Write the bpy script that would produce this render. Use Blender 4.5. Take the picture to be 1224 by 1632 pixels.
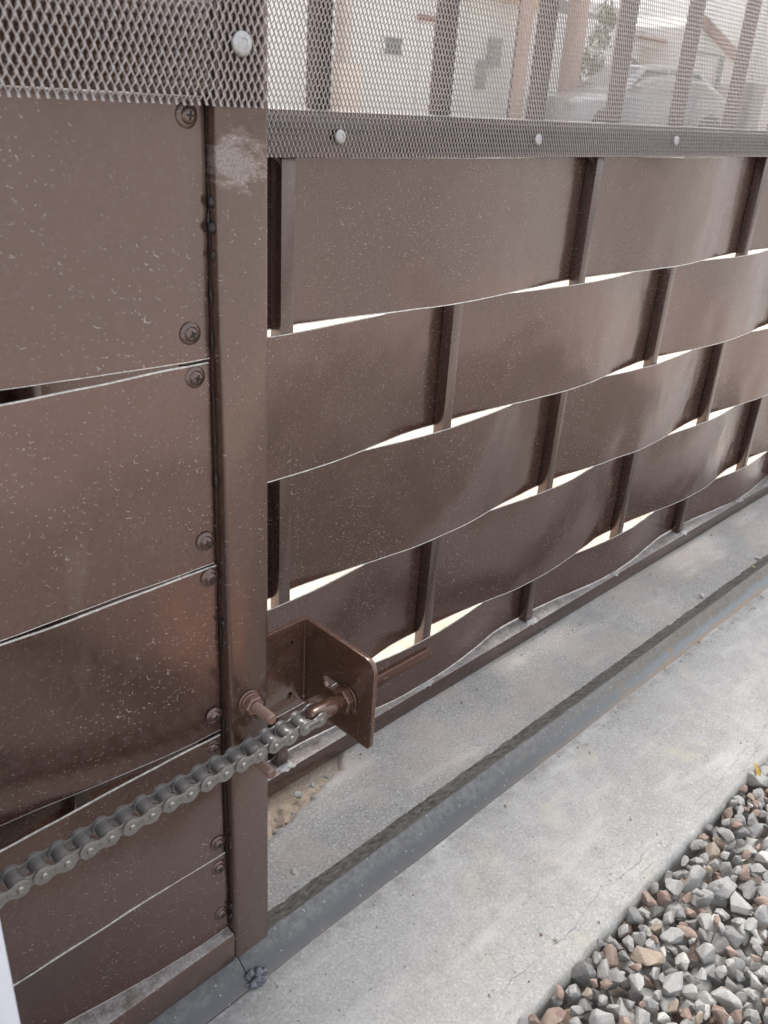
import bpy, bmesh, math, random
import numpy as np
from mathutils import Vector, Matrix, noise
random.seed(7)
R = math.radians
S = bpy.context.scene
for o in list(bpy.data.objects): bpy.data.objects.remove(o)
COL = S.collection

# ------------------------------------------------------------ camera
CAM = Vector((-0.28842, -0.372, 0.645))
F_PX, IW, IH = 1367.0, 1224.0, 1632.0
ROT = ((0.71079947, -0.26947714, 0.64972778),      # world X axis seen by the camera (right, down, forward)
       (-0.70091559, -0.34883851, 0.62211658),     # world Y
       (0.05900387, -0.89760446, -0.43683495))     # world Z
cd = bpy.data.cameras.new('camera')
cam = bpy.data.objects.new('camera', cd); COL.objects.link(cam)
m = Matrix([[ROT[i][0], -ROT[i][1], -ROT[i][2], CAM[i]] for i in range(3)] + [[0, 0, 0, 1]])
cam.matrix_world = m
cd.sensor_fit = 'HORIZONTAL'; cd.sensor_width = 36.0
cd.lens = F_PX / IW * 36.0
cd.clip_start = 0.01; cd.clip_end = 3000
cd.dof.use_dof = True; cd.dof.focus_distance = 0.68; cd.dof.aperture_fstop = 32
S.camera = cam
S.render.resolution_x = 768; S.render.resolution_y = 1024

def ray(u, v):
    a, b = (u - IW/2)/F_PX, (v - IH/2)/F_PX
    return Vector([ROT[i][0]*a + ROT[i][1]*b + ROT[i][2] for i in range(3)])
def at_y(u, v, y):
    d = ray(u, v); return CAM + d*((y - CAM.y)/d.y)
def at_z(u, v, z):
    d = ray(u, v); return CAM + d*((z - CAM.z)/d.z)
def project(p):
    q = Vector(p) - CAM
    c = [sum(ROT[i][k]*q[i] for i in range(3)) for k in range(3)]
    if c[2] <= 0.01: return None
    return IW/2 + F_PX*c[0]/c[2], IH/2 + F_PX*c[1]/c[2], c[2]

# ------------------------------------------------------------ world and sun
SUN_EL, SUN_AZ = 66.0, 20.0        # azimuth measured from +Y towards +X
W = bpy.data.worlds.new('World'); S.world = W; W.use_nodes = True
nt = W.node_tree; nt.nodes.clear()
sky = nt.nodes.new('ShaderNodeTexSky'); sky.sky_type = 'NISHITA'; sky.sun_disc = False
sky.sun_elevation = R(SUN_EL); sky.sun_rotation = R(SUN_AZ)
sky.air_density = 1.0; sky.dust_density = 4.0; sky.ozone_density = 1.0
hs = nt.nodes.new('ShaderNodeHueSaturation'); hs.inputs['Saturation'].default_value = 0.22
bg = nt.nodes.new('ShaderNodeBackground'); bg.inputs['Strength'].default_value = 0.15
wo = nt.nodes.new('ShaderNodeOutputWorld')
nt.links.new(sky.outputs[0], hs.inputs['Color']); nt.links.new(hs.outputs[0], bg.inputs[0]); nt.links.new(bg.outputs[0], wo.inputs[0])
sl = bpy.data.lights.new('sun', 'SUN'); sl.energy = 1.5; sl.angle = R(40); sl.color = (1, 0.95, 0.87)
so = bpy.data.objects.new('sun', sl); COL.objects.link(so)
sd = Vector((math.sin(R(SUN_AZ))*math.cos(R(SUN_EL)), math.cos(R(SUN_AZ))*math.cos(R(SUN_EL)), math.sin(R(SUN_EL))))
so.rotation_euler = sd.to_track_quat('Z', 'Y').to_euler(); so.location = (0, 4, 6)
S.view_settings.view_transform = 'Standard'; S.view_settings.look = 'None'
S.view_settings.gamma = 1.0; S.view_settings.use_curve_mapping = False
S.view_settings.exposure = 1.52
S.render.engine = 'CYCLES'

# ------------------------------------------------------------ helpers
class N:
    """small node-graph helper"""
    def __init__(s, name):
        s.mat = bpy.data.materials.new(name); s.mat.use_nodes = True
        s.t = s.mat.node_tree; s.t.nodes.clear()
        s.out = s.t.nodes.new('ShaderNodeOutputMaterial')
        s.p = s.t.nodes.new('ShaderNodeBsdfPrincipled'); s.t.links.new(s.p.outputs[0], s.out.inputs[0])
    def set(s, k, v):
        i = s.p.inputs[k]
        if hasattr(v, 'is_linked'): s.t.links.new(v, i)
        else: i.default_value = (*v, 1) if isinstance(v, tuple) and len(v) == 3 else v
        return s
    def _in(s, sock, v):
        if v is None: return
        if hasattr(v, 'is_linked'): s.t.links.new(v, sock)
        else:
            if isinstance(v, tuple) and len(v) == 3 and sock.type == 'RGBA': v = (*v, 1)
            sock.default_value = v
    def coord(s, kind='Object'):
        n = s.t.nodes.new('ShaderNodeTexCoord'); return n.outputs[kind]
    def geo(s, k): n = s.t.nodes.new('ShaderNodeNewGeometry'); return n.outputs[k]
    def rnd(s): n = s.t.nodes.new('ShaderNodeObjectInfo'); return n.outputs['Random']
    def sep(s, v): n = s.t.nodes.new('ShaderNodeSeparateXYZ'); s._in(n.inputs[0], v); return n.outputs
    def comb(s, x, y, z):
        n = s.t.nodes.new('ShaderNodeCombineXYZ')
        for i, q in enumerate((x, y, z)): s._in(n.inputs[i], q)
        return n.outputs[0]
    def math(s, op, a, b=None, c=None, clamp=False):
        n = s.t.nodes.new('ShaderNodeMath'); n.operation = op; n.use_clamp = clamp
        for i, q in enumerate((a, b, c)): s._in(n.inputs[i], q)
        return n.outputs[0]
    def vmath(s, op, a, b=None):
        n = s.t.nodes.new('ShaderNodeVectorMath'); n.operation = op
        s._in(n.inputs[0], a); s._in(n.inputs[1], b); return n.outputs[0]
    def noise(s, v, scale, detail=3, rough=0.55, out='Fac', dist=0.0):
        n = s.t.nodes.new('ShaderNodeTexNoise'); s._in(n.inputs['Vector'], v)
        n.inputs['Scale'].default_value = scale; n.inputs['Detail'].default_value = detail
        n.inputs['Roughness'].default_value = rough; n.inputs['Distortion'].default_value = dist
        return n.outputs[out]
    def voro(s, v, scale, dim='3D', feat='F1', rand=1.0):
        n = s.t.nodes.new('ShaderNodeTexVoronoi'); n.voronoi_dimensions = dim; n.feature = feat
        s._in(n.inputs['Vector'], v); n.inputs['Scale'].default_value = scale; n.inputs['Randomness'].default_value = rand
        return n.outputs
    def ramp(s, fac, stops, interp='LINEAR'):
        n = s.t.nodes.new('ShaderNodeValToRGB'); s._in(n.inputs[0], fac); e = n.color_ramp.elements
        n.color_ramp.interpolation = interp
        while len(e) < len(stops): e.new(0.5)
        for q, (pos, c) in zip(e, stops):
            q.position = pos; q.color = (*c, 1) if isinstance(c, tuple) else (c, c, c, 1)
        return n.outputs[0]
    def mix(s, fac, a, b, mode='MIX'):
        n = s.t.nodes.new('ShaderNodeMix'); n.data_type = 'RGBA'; n.blend_type = mode
        s._in(n.inputs[0], fac); s._in(n.inputs[6], a); s._in(n.inputs[7], b); return n.outputs[2]
    def bump(s, h, strength=0.3, dist=0.001, prev=None):
        n = s.t.nodes.new('ShaderNodeBump'); s._in(n.inputs['Height'], h)
        n.inputs['Strength'].default_value = strength; n.inputs['Distance'].default_value = dist
        if prev is not None: s._in(n.inputs['Normal'], prev)
        return n.outputs[0]

def flecks(g, xy, scale, prob, r, w):
    """short pale arcs left by dried drops: part of a ring round random points"""
    wob = g.noise(xy, scale*0.9, 2, 0.5, 'Color')
    xy2 = g.vmath('ADD', xy, g.vmath('MULTIPLY', g.vmath('SUBTRACT', wob, (0.5, 0.5, 0.5)), (0.9/scale, 0.9/scale, 0)))
    v = g.voro(xy2, scale, '2D')
    col = g.sep(v['Color'])
    rr = g.math('MULTIPLY_ADD', col[1], r*0.9, r*0.35)
    ring = g.math('LESS_THAN', g.math('ABSOLUTE', g.math('SUBTRACT', v['Distance'], rr)), g.math('MULTIPLY_ADD', col[2], w, w*0.35))
    d = g.sep(g.vmath('SUBTRACT', xy2, v['Position']))
    # lower arc, turned a little at random
    ang = g.math('MULTIPLY_ADD', col[2], 2.6, -1.3)
    side = g.math('LESS_THAN', g.math('ADD', d[1], g.math('MULTIPLY', d[0], ang)), g.math('MULTIPLY', rr, -0.62/scale))
    on = g.math('LESS_THAN', col[0], prob)
    return g.math('MULTIPLY', g.math('MULTIPLY', ring, side), on)

def paint(name, base=(0.050, 0.0255, 0.0205), rough=0.17, fleck=1.0, dust=True, scrape=None, ior=1.98):
    g = N(name)
    co = g.coord('Object'); x, y, z = g.sep(co)[:3]
    xy = g.comb(g.math('ADD', x, y), z, 0.0)
    big = g.noise(co, 9.0, 4, 0.6)
    fine = g.noise(co, 260.0, 3, 0.6)
    c = g.mix(g.math('MULTIPLY', big, 0.5), base, tuple(q*1.35 + 0.006 for q in base))
    c = g.mix(g.math('MULTIPLY', g.ramp(fine, [(0.5, 0.0), (0.75, 1.0)]), 0.22), c, (0.13, 0.105, 0.095))
    ro = g.math('MULTIPLY_ADD', g.noise(co, 60.0, 4, 0.65), 0.18, rough - 0.07)
    patch = g.ramp(g.noise(co, 14.0, 3, 0.6), [(0.36, 0.08), (0.64, 1.0)])
    f1 = flecks(g, xy, 165.0, 0.12*fleck, 0.30, 0.034)
    f2 = flecks(g, g.vmath('ADD', xy, (0.37, 0.11, 0)), 330.0, 0.16*fleck, 0.27, 0.065)
    f3 = flecks(g, g.vmath('ADD', xy, (0.73, 0.51, 0)), 70.0, 0.07*fleck, 0.20, 0.011)
    dots = g.voro(xy, 420.0, '2D')
    dot = g.math('MULTIPLY', g.math('LESS_THAN', dots['Distance'], 0.17), g.math('LESS_THAN', g.sep(dots['Color'])[0], 0.09*fleck))
    fl = g.math('MAXIMUM', g.math('MAXIMUM', f1, f2), g.math('MAXIMUM', g.math('MULTIPLY', f3, 0.6), g.math('MULTIPLY', dot, 0.7)))
    fl = g.math('MULTIPLY', g.math('MULTIPLY', fl, patch), g.math('MULTIPLY_ADD', g.noise(co, 500.0, 1), 0.8, 0.05), clamp=True)
    c = g.mix(fl, c, (0.62, 0.61, 0.59))
    ro = g.math('ADD', ro, g.math('MULTIPLY', fl, 0.45))
    # rubbed pale smears
    sm = g.ramp(g.noise(g.vmath('MULTIPLY', co, (1.0, 1.0, 0.25)), 30.0, 3, 0.6), [(0.66, 0.0), (0.80, 1.0)])
    c = g.mix(g.math('MULTIPLY', sm, 0.10), c, (0.4, 0.37, 0.34))
    met = None
    if scrape:
        d = g.vmath('SUBTRACT', co, scrape[0]); d = g.vmath('MULTIPLY', d, tuple(1/q for q in scrape[1]))
        n = g.t.nodes.new('ShaderNodeVectorMath'); n.operation = 'LENGTH'; g._in(n.inputs[0], d)
        sc = g.math('ADD', n.outputs['Value'], g.math('MULTIPLY_ADD', g.noise(g.comb(g.math('MULTIPLY_ADD', z, -0.7, x), y, g.math('MULTIPLY_ADD', x, 0.9, g.math('MULTIPLY', z, 2.6))), 62.0, 5, 0.72), 3.0, -1.5))
        msk = g.ramp(sc, [(0.40, 1.0), (0.85, 0.0)])
        msk = g.math('MULTIPLY', msk, g.ramp(g.noise(co, 900.0, 2, 0.7), [(0.30, 0.25), (0.6, 1.0)]))
        c = g.mix(g.math('MULTIPLY', msk, 0.5), c, (0.48, 0.45, 0.44)); ro = g.math('MULTIPLY_ADD', msk, 0.12, ro)
        g.set('Metallic', g.math('MULTIPLY', msk, 0.55))
    if dust:
        nz = g.sep(g.geo('Normal'))[2]
        up = g.ramp(nz, [(0.55, 0.0), (0.9, 1.0)])
        dn = g.ramp(g.noise(co, 70.0, 6, 0.75), [(0.32, 0.25), (0.58, 1.0)])
        k = g.math('MULTIPLY', up, dn)
        grain = g.ramp(g.noise(co, 420.0, 4, 0.8), [(0.36, (0.16, 0.155, 0.15)), (0.64, (0.46, 0.45, 0.44))])
        c = g.mix(g.math('MULTIPLY', k, 0.88), c, grain); ro = g.math('MULTIPLY_ADD', k, 0.5, ro, clamp=True)
    g.set('Base Color', c).set('Roughness', ro).set('IOR', ior).set('Specular Tint', (1.0, 0.82, 0.77))
    h = g.math('ADD', g.math('MULTIPLY', g.noise(co, 900.0, 2, 0.5), 0.25), fl)
    g.set('Normal', g.bump(h, 0.10, 0.0003, g.bump(g.noise(co, 16.0, 2, 0.5), 0.05, 0.004)))
    return g.mat

def metal(name, col, rough=0.4, metallic=0.9, var=0.3, scale=300.0, bump=0.15):
    g = N(name); co = g.coord('Object')
    n = g.noise(co, scale, 4, 0.65)
    c = g.mix(g.ramp(n, [(0.35, 0.0), (0.7, 1.0)]), tuple(q*(1-var) for q in col), tuple(min(1, q*(1+var)) for q in col))
    g.set('Base Color', c).set('Metallic', metallic).set('Roughness', g.math('MULTIPLY_ADD', n, 0.25, rough - 0.1))
    g.set('Normal', g.bump(n, bump, 0.0004)); return g.mat

def plain(name, col, rough=0.8, var=0.25, scale=3.0, bump=0.2, bd=0.01):
    g = N(name); co = g.coord('Object'); n = g.noise(co, scale, 6, 0.65)
    c = g.mix(n, tuple(q*(1-var) for q in col), tuple(min(1, q*(1+var)) for q in col))
    g.set('Base Color', c).set('Roughness', rough).set('Normal', g.bump(n, bump, bd)); return g.mat

def sharpen(bm, ang=35):
    a = R(ang)
    for f in bm.faces: f.smooth = True
    for e in bm.edges:
        if len(e.link_faces) == 2 and e.calc_face_angle(0) > a: e.smooth = False

def to_mesh(name, bm, ang=35):
    bm.normal_update(); sharpen(bm, ang)
    me = bpy.data.meshes.new(name); bm.to_mesh(me); bm.free(); return me

def link(name, me, mat, parent=None, loc=None, rot=None):
    """one object; loc is in world space, the parent is an unrotated Empty"""
    o = bpy.data.objects.new(name, me); COL.objects.link(o)
    if mat is not None and not me.materials: me.materials.append(mat)
    L = Vector(loc) if loc is not None else Vector((0, 0, 0))
    if parent is not None:
        o.parent = parent
        L = L - world_loc(parent)
    o.location = L
    if rot: o.rotation_euler = rot
    return o
WL = {}
def world_loc(o):
    p = Vector(o.location)
    while o.parent is not None: o = o.parent; p = p + Vector(o.location)
    return p
def thing(name, label, cat, loc, group=None):
    o = bpy.data.objects.new(name, None); COL.objects.link(o); o.location = loc
    o.empty_display_size = 0.02
    return tag(o, label, cat, group)
def tag(o, label, cat, group=None):
    o['label'] = label; o['category'] = cat
    if group: o['group'] = group
    return o
def structure(o): o['kind'] = 'structure'; return o
def stuff(o): o['kind'] = 'stuff'; return o

def bm_box(x0, x1, y0, y1, z0, z1, bev=0.0, seg=2):
    bm = bmesh.new()
    bmesh.ops.create_cube(bm, size=1.0, matrix=Matrix.Translation(((x0+x1)/2, (y0+y1)/2, (z0+z1)/2)) @ Matrix.Diagonal((x1-x0, y1-y0, z1-z0, 1)))
    if bev > 0: bmesh.ops.bevel(bm, geom=bm.edges[:], offset=bev, segments=seg, profile=0.5, affect='EDGES')
    return bm
def box(name, b, mat, parent=None, bev=0.0, seg=2):
    """box in world coordinates with its origin at its own base centre"""
    x0, x1, y0, y1, z0, z1 = b; c = Vector(((x0+x1)/2, (y0+y1)/2, z0))
    bm = bm_box(x0-c.x, x1-c.x, y0-c.y, y1-c.y, z0-c.z, z1-c.z, bev, seg)
    return link(name, to_mesh(name, bm), mat, parent, c)
def box_w(name, b, mat, parent=None, bev=0.0, seg=2):
    """box whose local coordinates are world coordinates (so paint marks do not repeat)"""
    return link(name, to_mesh(name, bm_box(*b, bev, seg)), mat, parent, (0, 0, 0))
def lathe(prof, seg=28, axis='Z'):
    """prof: list of (radius, height) along the axis"""
    bm = bmesh.new(); rings = []
    for r, h in prof:
        if r <= 1e-7: rings.append([bm.verts.new((0, 0, h))])
        else: rings.append([bm.verts.new((r*math.cos(2*math.pi*i/seg), r*math.sin(2*math.pi*i/seg), h)) for i in range(seg)])
    for a, b in zip(rings[:-1], rings[1:]):
        for i in range(seg):
            j = (i+1) % seg
            vs = [a[i % len(a)], a[j % len(a)], b[j % len(b)], b[i % len(b)]]
            u = []
            for q in vs:
                if q not in u: u.append(q)
            if len(u) >= 3: bm.faces.new(u)
    M = {'Z': Matrix.Identity(4), 'X': Matrix.Rotation(R(90), 4, 'Y'), 'Y': Matrix.Rotation(R(-90), 4, 'X'), '-Y': Matrix.Rotation(R(90), 4, 'X')}[axis]
    bmesh.ops.transform(bm, matrix=M, verts=bm.verts[:])
    bmesh.ops.recalc_face_normals(bm, faces=bm.faces[:])
    return bm
def thread(r, L, pitch, tip=0.001):
    n = int(L/pitch); p = [(0, 0)]
    for i in range(n):
        z = i*pitch; p += [(r*0.78, z), (r, z+pitch*0.38), (r, z+pitch*0.52), (r*0.78, z+pitch*0.9)]
    p += [(r*0.9, L-tip), (r*0.75, L), (0, L)]
    return p
def hexnut(af, h, axis, hole=0.0):
    bm = bmesh.new(); rad = af/2/math.cos(R(30)); rings = []
    for k, (s, z) in enumerate(((0.9, 0), (1.0, h*0.14), (1.0, h*0.86), (0.9, h))):
        rings.append([bm.verts.new((rad*s*math.cos(R(60*i+12)), rad*s*math.sin(R(60*i+12)), z)) for i in range(6)])
    for a, b in zip(rings[:-1], rings[1:]):
        for i in range(6): bm.faces.new((a[i], a[(i+1) % 6], b[(i+1) % 6], b[i]))
    bm.faces.new(rings[-1]); bm.faces.new(rings[0][::-1])
    M = {'X': Matrix.Rotation(R(90), 4, 'Y'), '-Y': Matrix.Rotation(R(90), 4, 'X')}[axis]
    bmesh.ops.transform(bm, matrix=M, verts=bm.verts[:])
    return bm
def plate2d(outlines, thick, bev=0.0):
    """flat plate with holes from closed outlines in the XY plane, extruded along Z"""
    cu = bpy.data.curves.new('tmp', 'CURVE'); cu.dimensions = '2D'; cu.fill_mode = 'BOTH'
    cu.extrude = thick/2 - bev; cu.bevel_depth = bev; cu.bevel_resolution = 1
    for pts in outlines:
        sp = cu.splines.new('POLY'); sp.points.add(len(pts)-1); sp.use_cyclic_u = True
        for q, (x, y) in zip(sp.points, pts): q.co = (x, y, 0, 1)
    ob = bpy.data.objects.new('tmp', cu)
    me = bpy.data.meshes.new_from_object(ob)
    bm = bmesh.new(); bm.from_mesh(me)
    bpy.data.objects.remove(ob); bpy.data.curves.remove(cu); bpy.data.meshes.remove(me)
    bmesh.ops.remove_doubles(bm, verts=bm.verts[:], dist=1e-6)
    return bm
def circle(cx, cy, r, n=20): return [(cx + r*math.cos(2*math.pi*i/n), cy + r*math.sin(2*math.pi*i/n)) for i in range(n)]
def roundrect(x0, x1, y0, y1, radii, n=6):
    """radii for corners (x0,y0),(x1,y0),(x1,y1),(x0,y1)"""
    pts = []
    for (cx, cy, a0), r in zip(((x0, y0, 180), (x1, y0, 270), (x1, y1, 0), (x0, y1, 90)), radii):
        ox = cx + (r if cx == x0 else -r); oy = cy + (r if cy == y0 else -r)
        if r <= 0: pts.append((cx, cy)); continue
        pts += [(ox + r*math.cos(R(a0+90*i/n)), oy + r*math.sin(R(a0+90*i/n))) for i in range(n+1)]
    return pts
def text_mesh(s, size):
    cu = bpy.data.curves.new('tmp', 'FONT'); cu.body = s; cu.size = size; cu.align_x = 'CENTER'; cu.align_y = 'CENTER'; cu.extrude = 0.00004
    ob = bpy.data.objects.new('tmp', cu); me = bpy.data.meshes.new_from_object(ob)
    bpy.data.objects.remove(ob); bpy.data.curves.remove(cu); return me
def fbm(x, y=0.0, z=0.0, o=4): return noise.fractal(Vector((x, y, z)), 1.0, 2.0, o)

# ------------------------------------------------------------ materials
M_SLAT = paint('brown_slat_paint')
M_POST = paint('brown_tube_paint', (0.050, 0.027, 0.020), 0.17, 0.4, True, scrape=((-0.0195, 0.0, 0.611), (0.022, 0.02, 0.017)))
M_BRKT = paint('brown_bracket_paint', (0.062, 0.030, 0.019), 0.20, 0.4, False)
M_BAR = paint('brown_bar_paint', (0.036, 0.021, 0.017), 0.20, 0.5, True)
M_UBAR = paint('backlit_bar_tone', (0.022, 0.017, 0.0155), 0.42, 0.5, False, None, 1.4)  # same bar paint, recoloured to imitate backlight and glare on the upper bars
M_EDGE = metal('bare_sheet_edge', (0.72, 0.71, 0.69), 0.5, 0.3)
M_MESH = metal('expanded_metal', (0.36, 0.325, 0.315), 0.42, 0.55, 0.25, 500.0)
M_ZINC = metal('zinc_rivet', (0.44, 0.435, 0.435), 0.42, 0.85, 0.22, 500.0, 0.6)
M_CHAIN = metal('chain_steel', (0.255, 0.245, 0.236), 0.36, 0.6, 0.18, 420.0, 0.08)
M_ROLL = metal('roller_steel', (0.27, 0.263, 0.256), 0.34, 0.6, 0.12, 300.0, 0.05)
M_PIN = metal('pin_steel', (0.36, 0.355, 0.34), 0.36, 0.85, 0.15)
M_DARK = plain('recess_shade', (0.012, 0.01, 0.009), 0.7, 0.3, 200)
M_SCREW = paint('brown_screw_paint', (0.046, 0.026, 0.020), 0.18, 0.1, False)
M_SEAL = plain('black_sealant', (0.02, 0.019, 0.018), 0.4, 0.5, 150, 0.6, 0.002)

def concrete():
    g = N('concrete'); co = g.coord('Object'); x, y, z = g.sep(co)[:3]
    big = g.noise(co, 4.5, 5, 0.6); mid = g.noise(co, 38.0, 6, 0.7); fine = g.noise(co, 420.0, 5, 0.8)
    c = g.mix(g.ramp(big, [(0.3, 0.0), (0.7, 1.0)]), (0.31, 0.307, 0.30), (0.41, 0.405, 0.395))
    c = g.mix(g.math('MULTIPLY', g.ramp(mid, [(0.38, 0.0), (0.68, 1.0)]), 0.55), c, (0.25, 0.247, 0.24))
    # fine dark mottling and pale sand grains
    c = g.mix(g.math('MULTIPLY', g.ramp(fine, [(0.51, 0.0), (0.61, 1.0)]), g.math('MULTIPLY_ADD', g.math('MULTIPLY_ADD', y, 30.0, 0.3, clamp=True), 0.35, 0.40)), c, (0.14, 0.138, 0.135))
    c = g.mix(g.math('MULTIPLY', g.ramp(g.noise(co, 330.0, 4, 0.8), [(0.53, 0.0), (0.62, 1.0)]), g.math('MULTIPLY_ADD', g.math('MULTIPLY_ADD', y, 30.0, 0.3, clamp=True), 0.25, 0.35)), c, (0.62, 0.60, 0.57))
    # rough strip between rail and fence: pinkish and yellowish cast
    back = g.math('MULTIPLY', g.math('MULTIPLY_ADD', y, 25.0, -0.5, clamp=True), g.ramp(g.noise(co, 11.0, 4, 0.65), [(0.42, 0.0), (0.66, 1.0)]))
    c = g.mix(g.math('MULTIPLY', back, 0.65), c, (0.42, 0.355, 0.325))
    yel = g.math('MULTIPLY', g.ramp(g.noise(g.vmath('ADD', co, (4.1, 2.2, 0)), 16.0, 4, 0.7), [(0.58, 0.0), (0.72, 1.0)]), 0.5)
    c = g.mix(yel, c, (0.48, 0.43, 0.33))
    # whitish trowel smears on the front strip
    smear = g.ramp(g.noise(g.vmath('MULTIPLY', co, (0.45, 1.6, 1)), 16.0, 4, 0.6), [(0.55, 0.0), (0.75, 1.0)])
    c = g.mix(g.math('MULTIPLY', smear, 0.5), c, (0.56, 0.555, 0.54))
    # dark grime line hugging the foot of the rail
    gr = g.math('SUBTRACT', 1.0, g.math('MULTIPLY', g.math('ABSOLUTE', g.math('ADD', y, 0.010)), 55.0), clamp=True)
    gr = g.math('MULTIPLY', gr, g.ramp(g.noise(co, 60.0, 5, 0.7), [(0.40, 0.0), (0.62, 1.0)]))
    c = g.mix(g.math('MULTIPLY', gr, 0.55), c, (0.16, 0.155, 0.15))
    # hairline cracks wandering along the front edge
    def crack(y0, amp, sc, off, w, gate):
        f = g.math('MULTIPLY_ADD', g.noise(g.comb(x, off, 0), sc, 5, 0.62), amp, y0 - amp/2)
        d = g.math('ABSOLUTE', g.math('SUBTRACT', y, f))
        k = g.math('LESS_THAN', d, g.math('MULTIPLY', g.noise(co, 90.0, 2), w))
        return g.math('MULTIPLY', k, g.ramp(g.noise(g.comb(x, off+3, 0), 7.0, 1), [(gate, 0.0), (gate+0.06, 1.0)]))
    k = g.math('MAXIMUM', crack(-0.146, 0.040, 9.0, 1.3, 0.0011, 0.42), crack(-0.157, 0.018, 14.0, 7.7, 0.0009, 0.47))
    c = g.mix(g.math('MULTIPLY', g.math('MULTIPLY', k, g.ramp(g.noise(co, 26.0, 3, 0.7), [(0.44, 0.0), (0.60, 1.0)])), 0.45), c, (0.12, 0.118, 0.11))
    pits = g.voro(co, 170.0); pit = g.math('MULTIPLY', g.math('LESS_THAN', pits['Distance'], 0.15), g.math('LESS_THAN', g.sep(pits['Color'])[0], 0.09))
    c = g.mix(g.math('MULTIPLY', pit, 0.7), c, (0.09, 0.09, 0.085))
    # greenish film low on the front edge
    gf = g.math('MULTIPLY', g.math('MULTIPLY_ADD', z, -60.0, -0.25, clamp=True), g.ramp(mid, [(0.35, 0.2), (0.6, 1.0)]))
    c = g.mix(g.math('MULTIPLY', gf, 0.35), c, (0.36, 0.355, 0.29))
    g.set('Base Color', c).set('Roughness', 0.88)
    h = g.math('ADD', g.math('MULTIPLY', mid, 1.3), g.math('MULTIPLY', fine, 0.55))
    h = g.math('SUBTRACT', h, g.math('MULTIPLY', k, 2.0)); h = g.math('SUBTRACT', h, g.math('MULTIPLY', pit, 1.2))
    st = g.bump(h, 0.75, 0.0018); g.set('Normal', st)
    return g.mat
M_CONC = concrete()

def sand():
    g = N('sandy_soil'); co = g.coord('Object')
    n = g.noise(co, 9.0, 6, 0.7); f = g.noise(co, 320.0, 5, 0.8)
    c = g.mix(g.ramp(n, [(0.35, 0.0), (0.65, 1.0)]), (0.42, 0.335, 0.25), (0.58, 0.51, 0.43))
    c = g.mix(g.math('MULTIPLY', g.ramp(f, [(0.46, 0.0), (0.60, 1.0)]), 0.6), c, (0.26, 0.185, 0.125))
    g.set('Base Color', c).set('Roughness', 0.95).set('Normal', g.bump(g.math('ADD', f, n), 0.6, 0.003)); return g.mat
M_SAND = sand()

def rail_mat():
    g = N('rail_steel'); co = g.coord('Object'); x, y, z = g.sep(co)[:3]
    n = g.noise(g.vmath('MULTIPLY', co, (0.5, 1, 1)), 60.0, 5, 0.7)
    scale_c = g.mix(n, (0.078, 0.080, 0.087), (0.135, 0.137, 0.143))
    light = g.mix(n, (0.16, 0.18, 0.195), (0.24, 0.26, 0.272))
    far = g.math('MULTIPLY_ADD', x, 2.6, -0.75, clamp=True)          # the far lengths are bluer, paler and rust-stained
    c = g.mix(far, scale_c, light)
    hz = g.math('ADD', z, g.math('MULTIPLY_ADD', g.noise(co, 45.0, 5, 0.75), 0.012, -0.006))
    upper = g.ramp(hz, [(0.0085, 0.0), (0.0115, 1.0)])
    rust = g.mix(g.noise(co, 90.0, 4, 0.7), (0.10, 0.075, 0.05), (0.19, 0.165, 0.13))
    c = g.mix(g.math('MULTIPLY', g.math('MULTIPLY', upper, g.math('MULTIPLY_ADD', far, 0.8, 0.12)), 0.95), c, rust)
    spot = g.ramp(g.noise(co, 34.0, 5, 0.7), [(0.60, 0.0), (0.70, 1.0)])
    c = g.mix(g.math('MULTIPLY', g.math('MULTIPLY', spot, far), 0.8), c, (0.30, 0.165, 0.07))
    foot = g.math('MULTIPLY', g.ramp(hz, [(0.0015, 1.0), (0.0045, 0.0)]), g.math('MULTIPLY_ADD', far, 0.7, 0.15))
    c = g.mix(foot, c, (0.33, 0.22, 0.13))
    # ground-in cement dust on the upper part of the near lengths
    du = g.math('MULTIPLY', g.ramp(hz, [(0.0085, 0.0), (0.0125, 1.0)]), g.ramp(g.noise(co, 130.0, 5, 0.8), [(0.40, 0.0), (0.60, 1.0)]))
    c = g.mix(g.math('MULTIPLY', du, 0.45), c, (0.24, 0.245, 0.245))
    sp = g.voro(co, 300.0); s2 = g.math('MULTIPLY', g.math('LESS_THAN', sp['Distance'], 0.2), g.math('LESS_THAN', g.sep(sp['Color'])[0], 0.10))
    c = g.mix(g.math('MULTIPLY', s2, 0.7), c, (0.50, 0.49, 0.46))
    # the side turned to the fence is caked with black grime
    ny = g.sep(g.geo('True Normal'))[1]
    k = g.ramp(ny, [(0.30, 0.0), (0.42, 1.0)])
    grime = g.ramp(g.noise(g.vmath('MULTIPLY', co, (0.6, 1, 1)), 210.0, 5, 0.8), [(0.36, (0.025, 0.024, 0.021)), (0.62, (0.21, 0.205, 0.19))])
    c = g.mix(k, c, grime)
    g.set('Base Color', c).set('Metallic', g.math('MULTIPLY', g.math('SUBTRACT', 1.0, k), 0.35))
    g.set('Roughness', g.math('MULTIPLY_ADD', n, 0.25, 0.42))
    g.set('Normal', g.bump(g.math('ADD', n, g.noise(co, 260.0, 4, 0.7)), 0.35, 0.0008)); return g.mat
M_RAIL = rail_mat()

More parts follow.
